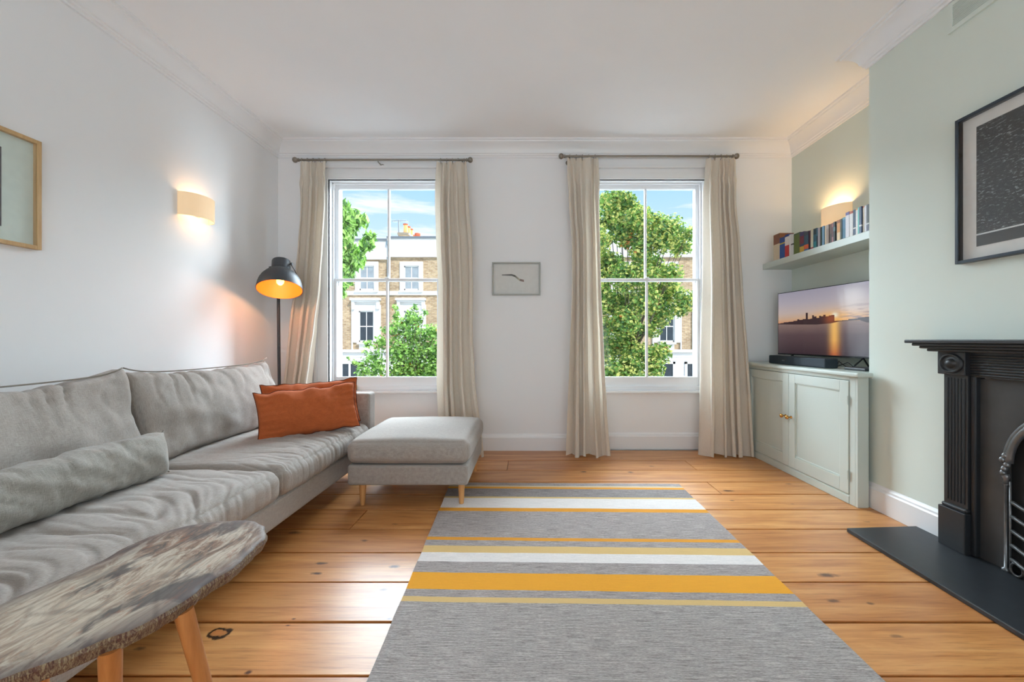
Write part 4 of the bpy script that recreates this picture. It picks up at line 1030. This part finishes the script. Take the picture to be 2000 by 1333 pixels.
# plate with an arched opening
ro_ = .252; zc = .50
arc_ = [(ro_ * math.cos(PI * k / 32), zc + ro_ * math.sin(PI * k / 32)) for k in range(33)]
m = MB(); vs = []; fs = []
inner_l = [(ro_, ZH)] + arc_ + [(-ro_, ZH)]
outer_l = [(.354, ZH)]
for (y_, z_) in arc_:
    a_ = math.atan2(z_ - zc, y_); r_ = min(.354 / max(1e-6, abs(math.cos(a_))), (.862 - zc) / max(1e-6, math.sin(a_))); outer_l.append((r_ * math.cos(a_), zc + r_ * math.sin(a_)))
outer_l.append((-.354, ZH))
for xx in (-.026, -.006):
    for p in inner_l: vs.append((xx, p[0], p[1]))
    for p in outer_l: vs.append((xx, p[0], p[1]))
q = len(inner_l)
for k in range(q - 1):
    fs.append((k, k + 1, q + k + 1, q + k)); fs.append((2 * q + k, 3 * q + k, 3 * q + k + 1, 2 * q + k + 1)); fs.append((k, 2 * q + k, 2 * q + k + 1, k + 1)); fs.append((q + k, q + k + 1, 3 * q + k + 1, 3 * q + k))
m.add(vs, fs).build('back_plate', M['iron_grey'], fp)
MB().tube([(-.030, y_, z_) for y_, z_ in arc_], .0105, 10).tube([(-.036, y_ * .93, zc + (z_ - zc) * .93) for y_, z_ in arc_], .014, 10).build('arch_trim', M['iron_bright'], fp, smooth=True)
for s_ in (-1, 1):
    col = MB(); yy = s_ * (ro_ - .006)
    col.tube([(-.036, yy, ZH), (-.036, yy, .035), (-.036, yy, .04), (-.036, yy, .20), (-.036, yy, .40), (-.036, yy, .405)], [.014, .014, .006, .006, .006, .012], 12)
    col.tube([(-.036, yy - s_ * .016, ZH), (-.036, yy - s_ * .016, .42)], .004, 8)
    col.tube([(-.036, yy, .405), (-.036, yy, .425), (-.036, yy, .435), (-.036, yy, .45)], [.012, .008, .013, .010], 12)
    col.build('grate_column', M['iron_bright'], fp, smooth=True)
    lf = MB()
    for k in range(5): lf.lathe([(.002, -.016), (.010, -.008), (.012, 0), (.008, .008), (.002, .014)], 10, Matrix.Translation((-.044 - .003 * (k % 2), yy - s_ * .007 * (k % 3) + s_ * .004, .455 + .019 * k)))
    lf.build('leaf_boss', M['iron_bright'], fp, smooth=True)
for k in range(5):
    z_ = .085 + k * .062
    MB().tube([(-.034 - .055 * math.sin(PI * j / 20), -.226 + .452 * j / 20, z_ - .020 * math.sin(PI * j / 20)) for j in range(21)], .0085, 8).build('grate_bar', M['iron_grey'], fp, smooth=True)
sc_ = MB()
for k in range(9):
    yk = -.2 + .05 * k; sc_.tube([(-.045, yk + .022 * math.cos(2 * PI * j / 14), .053 + .026 * math.sin(2 * PI * j / 14)) for j in range(15)], .0045, 6, caps=False)
sc_.build('ash_guard', M['iron_grey'], fp, smooth=True)
B(-.005, -.001, -.252, .252, ZH, .752).build('firebox', M['soot'], fp)
he = MB().prism([(2.130, .80), (1.700, .80), (1.716, 2.148), (2.130, 2.172)], .0012, .022).build('hearth_slab', M['slate'], bevel=.004)
tag(he, 'black slate hearth slab on the floor in front of the fireplace', 'hearth')

# small wooden box on the left window sill
wb_ = tag(root('wooden_box', (-1.655, YB + .010, SILL + .0005)), 'small pale wooden box on the left window sill behind the rust cushions', 'box')
B(-.042, .040, -.022, .022, .006, .052).build('body', M['oak'], wb_, bevel=.003)
B(-.046, .030, -.024, .024, 0, .006).build('base', M['iron'], wb_)

# ------------------------------------------------------------------ outside: street, terrace opposite, trees
GZ = -4.6
t = NT('asphalt'); t.set(t.mix(t.noise(t.coord('World'), 3, 4), L4((160, 160, 158)), L4((180, 179, 176))), .9); M['asphalt'] = t.m
S(B(-40, 40, 4.3, 30, GZ - .3, GZ - .02).build('street_ground', M['asphalt']))
S(B(-40, 40, 4.3, 8.2, GZ - .02, GZ + .12).build('pavement', paint('paving', (206, 202, 194), .9)))
S(B(-40, 40, 15.4, 21, GZ - .02, GZ + .12).build('pavement', bpy.data.materials['paving']))
def brick_mat(name, c1, c2, c3):
    t = NT(name); br = t.n('TexBrick'); t.l(t.coord('Object', (1, 1, 1), (0, 0, 0), (PI / 2, 0, 0)), br.inputs['Vector'])
    br.inputs['Color1'].default_value = L4(c1); br.inputs['Color2'].default_value = L4(c2); br.inputs['Mortar'].default_value = L4(c3)
    br.inputs['Scale'].default_value = 1.0; br.inputs['Brick Width'].default_value = .225; br.inputs['Row Height'].default_value = .075; br.inputs['Mortar Size'].default_value = .008; br.inputs['Bias'].default_value = -.1
    n = t.noise(t.coord('Object'), 1.2, 4); n2 = t.noise(t.coord('Object', (1, 1, 3)), 6, 3)
    c = t.mix(.5, br.outputs[0], t.ramp(n, [(.3, (.72, .70, .68, 1)), (.7, (1.2, 1.18, 1.15, 1))]), 'MULTIPLY')
    c = t.mix(.55, c, t.ramp(n2, [(.3, (.55, .5, .46, 1)), (.6, (1.1, 1.1, 1.1, 1))]), 'MULTIPLY')
    return t.set(c, .9)
M['brick'] = brick_mat('london_stock_brick', (196, 172, 136), (162, 134, 100), (186, 178, 162))
M['stucco'] = paint('white_stucco', (226, 226, 224), .7, .05, .8)
M['lead'] = plain('lead_coping', (112, 120, 126), .5)
M['terracotta'] = plain('terracotta_pot', (176, 92, 66), .8, 0, .2, 12)
M['buff'] = plain('buff_pot', (222, 172, 112), .8, 0, .15, 12)
YF = 20.0; SF = 777.8 / YF
def fx(px): return (px - 1032) / SF
def fz(py): return 1.04 + (663 - py) / SF
def house(label, x0, x1, upper, lower, ground, step):
    h = tag(root('terraced_house', ((x0 + x1) / 2, YF, GZ + .12)), label, 'house', 'brick terraced houses across the street')
    ox, oy, oz = h.location
    def b(a, c, ya, yb, za, zb): return (a - ox, c - ox, ya, yb, za - oz, zb - oz)
    top = fz(467) + step; zs = fz(684)
    B(*b(x0, x1, 0, 8, zs, fz(500) + step)).build('brick_wall', M['brick'], h)
    g = MB().box(*b(x0, x1, -.04, 8, GZ + .12, zs))
    g.build('ground_floor_wall', M['stucco'], h)
    gl = MB()
    for k in range(6): gl.box(*b(x0, x1, -.055, -.04, fz(700 + 13 * k) - .14, fz(700 + 13 * k) + .14))
    gl.build('rusticated_band', M['stucco'], h, bevel=.02)
    B(*b(x0, x1, -.10, .3, fz(500) + step, top)).build('parapet', M['stucco'], h)
    B(*b(x0, x1, -.16, .36, top, top + .10)).build('coping', M['lead'], h)
    B(*b(x0, x1, -.14, .0, fz(503) + step, fz(500) + step)).build('gutter_moulding', M['stucco'], h)
    B(*b(x0, x1, -.07, .0, fz(577), fz(569))).build('string_course', M['stucco'], h)
    B(*b(x0, x1, -.22, .0, fz(689), fz(683))).build('cornice_band', M['stucco'], h, bevel=.03)
    B(*b(x0, x1, -.08, .0, fz(698), fz(690))).build('string_course', M['stucco'], h)
    def win(cx, w, zt, zb, sur, kind):
        xl, xr = cx - w / 2, cx + w / 2
        s = MB()
        s.box(*b(xl - sur, xl, -.09, .02, zb - .04, zt + sur)); s.box(*b(xr, xr + sur, -.09, .02, zb - .04, zt + sur)); s.box(*b(xl, xr, -.09, .02, zt, zt + sur))
        if kind == 'ped':
            s.box(*b(xl - sur - .07, xr + sur + .07, -.30, .0, zt + sur + .22, zt + sur + .34)); s.box(*b(xl - sur - .02, xr + sur + .02, -.22, .0, zt + sur + .14, zt + sur + .22))
            s.box(*b(xl - sur, xr + sur, -.06, .0, zt + sur, zt + sur + .14))
            for a in (xl - sur - .02, xr + sur - .13): s.box(*b(a, a + .15, -.20, .0, zt + sur - .22, zt + sur + .16))
            s.box(*b(xl - sur - .06, xl - sur, -.10, .02, zb - .5, zt + sur)); s.box(*b(xr + sur, xr + sur + .06, -.10, .02, zb - .5, zt + sur))
            s.box(*b(xl - .05, xr + .05, -.20, .02, zb - .12, zb - .02)); s.box(*b(xl, xr, -.05, .02, zb - .5, zb - .12))
        else: s.box(*b(xl - sur - .02, xr + sur + .02, -.16, .02, zb - .12, zb - .03))
        fr = s.build('window_surround', M['stucco'], h, bevel=.012, seg=1)
        zm = (zt + zb) / 2; f = MB(); f.box(*b(xl, xl + .05, -.005, .015, zb, zt)); f.box(*b(xr - .05, xr, -.005, .015, zb, zt)); f.box(*b(xl, xr, -.005, .015, zb, zb + .07)); f.box(*b(xl, xr, -.005, .015, zt - .05, zt)); f.box(*b(xl, xr, -.012, .015, zm - .025, zm + .025)); f.box(*b(cx - .018, cx + .018, -.008, .015, zb, zt))
        f.build('sash_frame', M['stucco'], fr)
        pm = M['pane_dark'] if kind == 'ped' else M['pane_net']
        for a, c in ((xl + .05, cx - .018), (cx + .018, xr - .05)):
            for za, zb_ in ((zb + .07, zm - .025), (zm + .025, zt - .05)): B(*b(a, c, -.001, .005, za, zb_)).build('pane', pm, fr)
    for px in upper: win(fx(px), .74, fz(520) , fz(567), .21, 'plain')
    for px in lower: win(fx(px), .74, fz(608), fz(668), .30, 'ped')
    for a, c, kd in ground:
        B(*b(fx(a), fx(c), -.062, -.03, fz(790), fz(711))).build('ground_window', M['pane_dark'], h)
        f = MB(); A, Cc = fx(a), fx(c); f.box(*b(A - .12, A, -.11, -.03, fz(790), fz(707))); f.box(*b(Cc, Cc + .12, -.11, -.03, fz(790), fz(707))); f.box(*b(A - .12, Cc + .12, -.11, -.03, fz(711), fz(707))); f.box(*b((A + Cc) / 2 - .05, (A + Cc) / 2 + .05, -.08, -.03, fz(790), fz(711)))
        f.build('ground_window_frame', M['stucco'], h)
    return h, b
h1, b1 = house('brick terraced house across the street, farthest left, partly behind the hanging branches', fx(482), fx(757), [539, 627, 717], [539, 627, 716], [(668, 700, 0), (560, 620, 0)], -.12)
h2, b2 = house('brick terraced house across the street, under the buff chimney pots', fx(757), fx(1065), [804, 892, 980], [804, 892, 980], [(770, 850, 0), (880, 960, 0)], .0)
h3, b3 = house('brick terraced house across the street, mostly behind the yellow green tree', fx(1065), fx(1385), [1126, 1216, 1302], [1126, 1214, 1302], [(1120, 1180, 0), (1275, 1313, 0), (1341, 1366, 0)], .0)
h4, b4 = house('brick terraced house across the street, farthest right, a sliver beyond the tree', fx(1385), fx(1640), [1430, 1510, 1588], [1430, 1510, 1588], [(1480, 1540, 0)], .0)
MB().tube([(fx(760) - h2.location.x, -.12, fz(476) - h2.location.z), (fx(760) - h2.location.x, -.12, 0)], .055, 10).box(fx(757) - h2.location.x, fx(763) - h2.location.x, -.22, -.05, fz(480) - h2.location.z, fz(472) - h2.location.z).build('drainpipe', plain('blue_grey_drainpipe', (110, 130, 142), .5), h2)
MB().box(*b3(fx(1352), fx(1354.5), -.10, 0, fz(684), fz(600))).build('downpipe', M['stucco'], h3)
# chimney stack set back on the roof, pots and aerial
ch = tag(root('chimney_stack', (0, 0, 0)), 'brick chimney stack with buff and red pots on the roof opposite', 'chimney')
def cz(py, y): return 1.04 + (663 - py) * y / 777.8
def cx_(px, y): return (px - 1032) * y / 777.8
yb0 = 22.2
B(cx_(779, yb0), cx_(797, yb0), yb0, yb0 + 3.2, fz(500), cz(457, yb0)).build('stack', M['brick'], ch)
B(cx_(777, yb0), cx_(799, yb0), yb0 - .08, yb0 + 3.3, cz(459.5, yb0), cz(455, yb0)).build('stack_cap', plain('stone_cap', (128, 120, 108), .8), ch)
for k in range(6):
    yy = yb0 + .25 + k * .52; xx = cx_(789.5, yb0); rr = .125
    zt = cz(455, yb0) + (.56 if k < 3 else .34)
    pm = M['buff'] if k < 4 else M['terracotta']
    po = MB().lathe([(rr, cz(455, yb0)), (rr * .86, zt - .06)], 14, Matrix.Translation((xx, yy, 0))).build('chimney_pot', pm, ch, smooth=True, sharp=40)
    MB().lathe([(rr * .9, zt - .07), (rr * 1.12, zt - .06), (rr * 1.12, zt), (rr * .8, zt)], 14, Matrix.Translation((xx, yy, 0))).build('pot_rim', M['terracotta'], po)
MB().lathe([(.12, fz(470)), (.12, cz(458, yb0) + .0), (.17, cz(457, yb0)), (.17, cz(452, yb0)), (.08, cz(451, yb0))], 14, Matrix.Translation((cx_(811, yb0), yb0 + .5, 0))).build('chimney_pot', M['terracotta'], ch, smooth=True, sharp=40)
an = tag(root('television_aerial', (0, 0, 0)), 'thin television aerial on a mast beside the chimney pots', 'aerial')
xa, ya_ = cx_(777.5, yb0), yb0
MB().tube([(xa, ya_ + .1, cz(470, yb0)), (xa, ya_ + .1, cz(429, yb0))], .028, 6).build('mast', M['lead'], an)
am = MB().tube([(cx_(764, yb0), ya_ + .1, cz(431, yb0)), (cx_(796, yb0), ya_ + .1, cz(430, yb0))], .018, 6)
for k in range(9):
    xx = cx_(765 + k * 3.6, yb0); am.tube([(xx, ya_ - .22, cz(430.7, yb0)), (xx, ya_ + .42, cz(430.7, yb0))], .010, 4)
am.build('antenna_elements', M['lead'], an)
wbx = tag(root('flower_box', (fx(1298), YF - .12, fz(683) + .003)), 'red window box on the white ledge at the house opposite, right window', 'window box')
B(-.10, .10, -.08, .08, 0, .14).build('box', plain('red_planter', (214, 62, 52), .6), wbx, bevel=.01)
MB().lathe([(.01, .12), (.10, .16), (.11, .22), (.05, .30), (.01, .31)], 8).build('flowers', plain('green_leaves_box', (90, 130, 60), .8), wbx)

def leaf_mat(name, c1, c2):
    t = NT(name); n = t.noise(t.coord('Object'), 1.7, 3); n2 = t.noise(t.coord('Object'), 14, 2)
    col = t.mix(t.ramp(n, [(.35, (0, 0, 0, 1)), (.65, (1, 1, 1, 1))]), L4(c1), L4(c2))
    col = t.mix(.35, col, t.ramp(n2, [(.3, (.6, .6, .6, 1)), (.7, (1.3, 1.3, 1.3, 1))]), 'MULTIPLY')
    m = t.set(col, .5)
    tl = t.n('BsdfTranslucent'); t.l(col, tl.inputs[0]); ms = t.n('MixShader'); ms.inputs[0].default_value = .32
    t.l(t.b.outputs[0], ms.inputs[1]); t.l(tl.outputs[0], ms.inputs[2]); t.l(ms.outputs[0], t.out.inputs[0]); return m
LM = {'g': leaf_mat('leaf_green', (104, 146, 62), (140, 178, 84)), 'd': leaf_mat('leaf_dark', (66, 108, 54), (96, 138, 66)), 'y': leaf_mat('leaf_yellow', (186, 194, 96), (216, 216, 128)),
      'l': leaf_mat('leaf_lime', (150, 204, 92), (190, 226, 130)), 'o': leaf_mat('leaf_orange', (206, 120, 60), (190, 150, 60))}
M['bark'] = plain('bark', (92, 80, 68), .9, 0, .3, 14)
def tree(name, label, base, blobs, n, size, mats, wts, droop=0, seed=1, trunk_r=.14, squash=1.0, flat_=.35, branches=True):
    rnd = random.Random(seed); r = tag(root(name, base), label, 'tree', 'street trees outside the windows')
    bx, by, bz = base; m = MB(); tot = sum(b[3] ** 2.2 for b in blobs)
    for (x, y, z, rad, *mt) in blobs:
        k_ = int(n * rad ** 2.2 / tot)
        for _ in range(k_):
            d = Vector((rnd.gauss(0, 1), rnd.gauss(0, 1), rnd.gauss(0, 1))).normalized()
            rr = rad * (1 - rnd.random() ** 2 * .75) * (1 + .28 * noise.noise(d * 2.1 + Vector((x, y, z))))
            p = Vector((x - bx, y - by, z - bz)) + Vector((d.x, d.y, d.z * squash)) * rr
            s = size * rnd.uniform(.6, 1.25)
            a = Vector((rnd.gauss(0, 1), rnd.gauss(0, 1), rnd.gauss(0, .6) - droop)).normalized(); b = a.cross(d if abs(a.dot(d)) < .9 else Vector((0, 0, 1))).normalized(); nn = a.cross(b)
            w = s * flat_
            m.cur = rnd.choices(range(len(mats)), wts if not mt else mt[0])[0]
            m.add([p - a * s * .5, p + b * w - nn * w * .15, p + a * s * .5, p - b * w - nn * w * .15, p + nn * w * .25], [(0, 1, 4), (1, 2, 4), (2, 3, 4), (3, 0, 4)])
    f = m.build('foliage', [LM[q] for q in mats], r); f['kind'] = 'stuff'
    cz_ = max(q[2] for q in blobs) - bz; cx0 = sum(q[0] for q in blobs) / len(blobs) - bx; cy0 = sum(q[1] for q in blobs) / len(blobs) - by
    MB().tube([(0, 0, 0), (cx0 * .2, cy0 * .2, cz_ * .35), (cx0 * .6, cy0 * .6, cz_ * .6), (cx0, cy0, cz_ * .85)], [trunk_r, trunk_r * .7, trunk_r * .4, trunk_r * .12], 10).build('trunk', M['bark'], r, smooth=True)
    for q in (blobs[:26] if branches else blobs[:1]):
        e = Vector((q[0] - bx, q[1] - by, q[2] - bz)); s0 = Vector((cx0 * .5, cy0 * .5, cz_ * .5)) if e.z > cz_ * .45 else Vector((cx0 * .2, cy0 * .2, cz_ * .33))
        md = (s0 + e) / 2 + Vector((0, 0, -.15)); MB().tube([s0, md, e], [trunk_r * .2, trunk_r * .13, trunk_r * .05], 6).build('branch', M['bark'], r, smooth=True)
    return r
def pb(px, py, Y, pr, dy=0, *mt): return ((px - 1032) * Y / 777.8, Y + dy, 1.04 + (663 - py) * Y / 777.8, pr * Y / 777.8, *mt)
Y1 = 11.0; rn = random.Random(5)
oo = [0.3, 0.2, .3, .2]
bl = [pb(*q[:2], Y1, q[2], rn.uniform(-.5, .5), *q[3:]) for q in (
 (1190, 395, 26), (1215, 385, 24), (1232, 392, 20), (1172, 430, 20), (1205, 425, 26), (1255, 415, 26), (1238, 440, 24), (1215, 455, 26), (1190, 462, 14, oo), (1262, 450, 24), (1290, 430, 24), (1302, 452, 22), (1318, 475, 16), (1334, 462, 16), (1340, 482, 14), (1325, 488, 14),
 (1285, 478, 26), (1255, 485, 24), (1225, 478, 16, oo), (1178, 500, 24), (1200, 512, 24), (1245, 505, 22), (1280, 520, 28), (1302, 540, 22), (1180, 540, 22), (1215, 545, 30), (1250, 545, 26), (1318, 565, 24), (1330, 590, 22), (1320, 605, 18), (1290, 575, 30), (1300, 612, 26), (1255, 590, 30), (1215, 590, 32), (1180, 590, 26),
 (1180, 640, 28), (1215, 630, 30), (1240, 640, 26), (1278, 640, 20), (1190, 680, 28), (1225, 675, 30), (1250, 690, 22), (1285, 690, 22), (1270, 715, 22), (1225, 715, 26), (1190, 720, 24), (1150, 560, 34), (1140, 640, 40), (1150, 480, 34), (1240, 760, 40), (1180, 770, 40))]
tree('street_tree', 'yellow green autumn tinged tree filling most of the right window', ((1225 - 1032) * Y1 / 777.8, Y1 + 1.1, GZ + .12), bl, 38000, .11, 'gdyo', [.42, .20, .38, .004], seed=3)
Y2 = 7.6; bl = [pb(*q[:2], Y2, q[2], rn.uniform(-.3, .3)) for q in ((640, 400, 24), (655, 395, 10), (668, 408, 16), (690, 432, 20), (708, 433, 12), (662, 440, 30), (690, 462, 14), (710, 456, 12), (680, 478, 24), (705, 477, 12), (716, 475, 9), (660, 490, 34), (688, 505, 18), (700, 513, 10), (655, 530, 34), (668, 552, 18), (640, 470, 40), (655, 515, 30), (664, 500, 26), (672, 455, 22), (660, 572, 9))]
tree('broad_leaf_tree', 'bright green tree with drooping leaves reaching in from the left', ((470 - 1032) * Y2 / 777.8, Y2, GZ + .12), bl, 5600, .16, 'gdl', [.4, .25, .35], droop=1.4, seed=8, flat_=.22, branches=False)
Y3 = 12.5; bl = [pb(*q[:2], Y3, q[2], rn.uniform(-.3, .3)) for q in ((805, 600, 8), (798, 618, 12), (815, 625, 14), (790, 632, 14), (773, 618, 9), (768, 600, 7), (832, 612, 7), (770, 645, 18), (800, 655, 24), (830, 655, 22), (852, 650, 16), (745, 645, 8), (750, 672, 16), (780, 685, 26), (815, 690, 28), (845, 690, 24), (720, 672, 9), (705, 690, 6), (730, 700, 16), (712, 712, 12), (695, 708, 6), (685, 700, 4), (715, 728, 14), (745, 722, 22), (785, 720, 28), (825, 722, 28), (850, 718, 22), (870, 680, 26), (880, 720, 30), (800, 750, 40), (850, 755, 40))]
tree('small_street_tree', 'small loose leafy green tree low in the left window', ((805 - 1032) * Y3 / 777.8, Y3, GZ + .12), bl, 8200, .125, 'gdlo', [.5, .22, .38, .012], seed=12, trunk_r=.1)
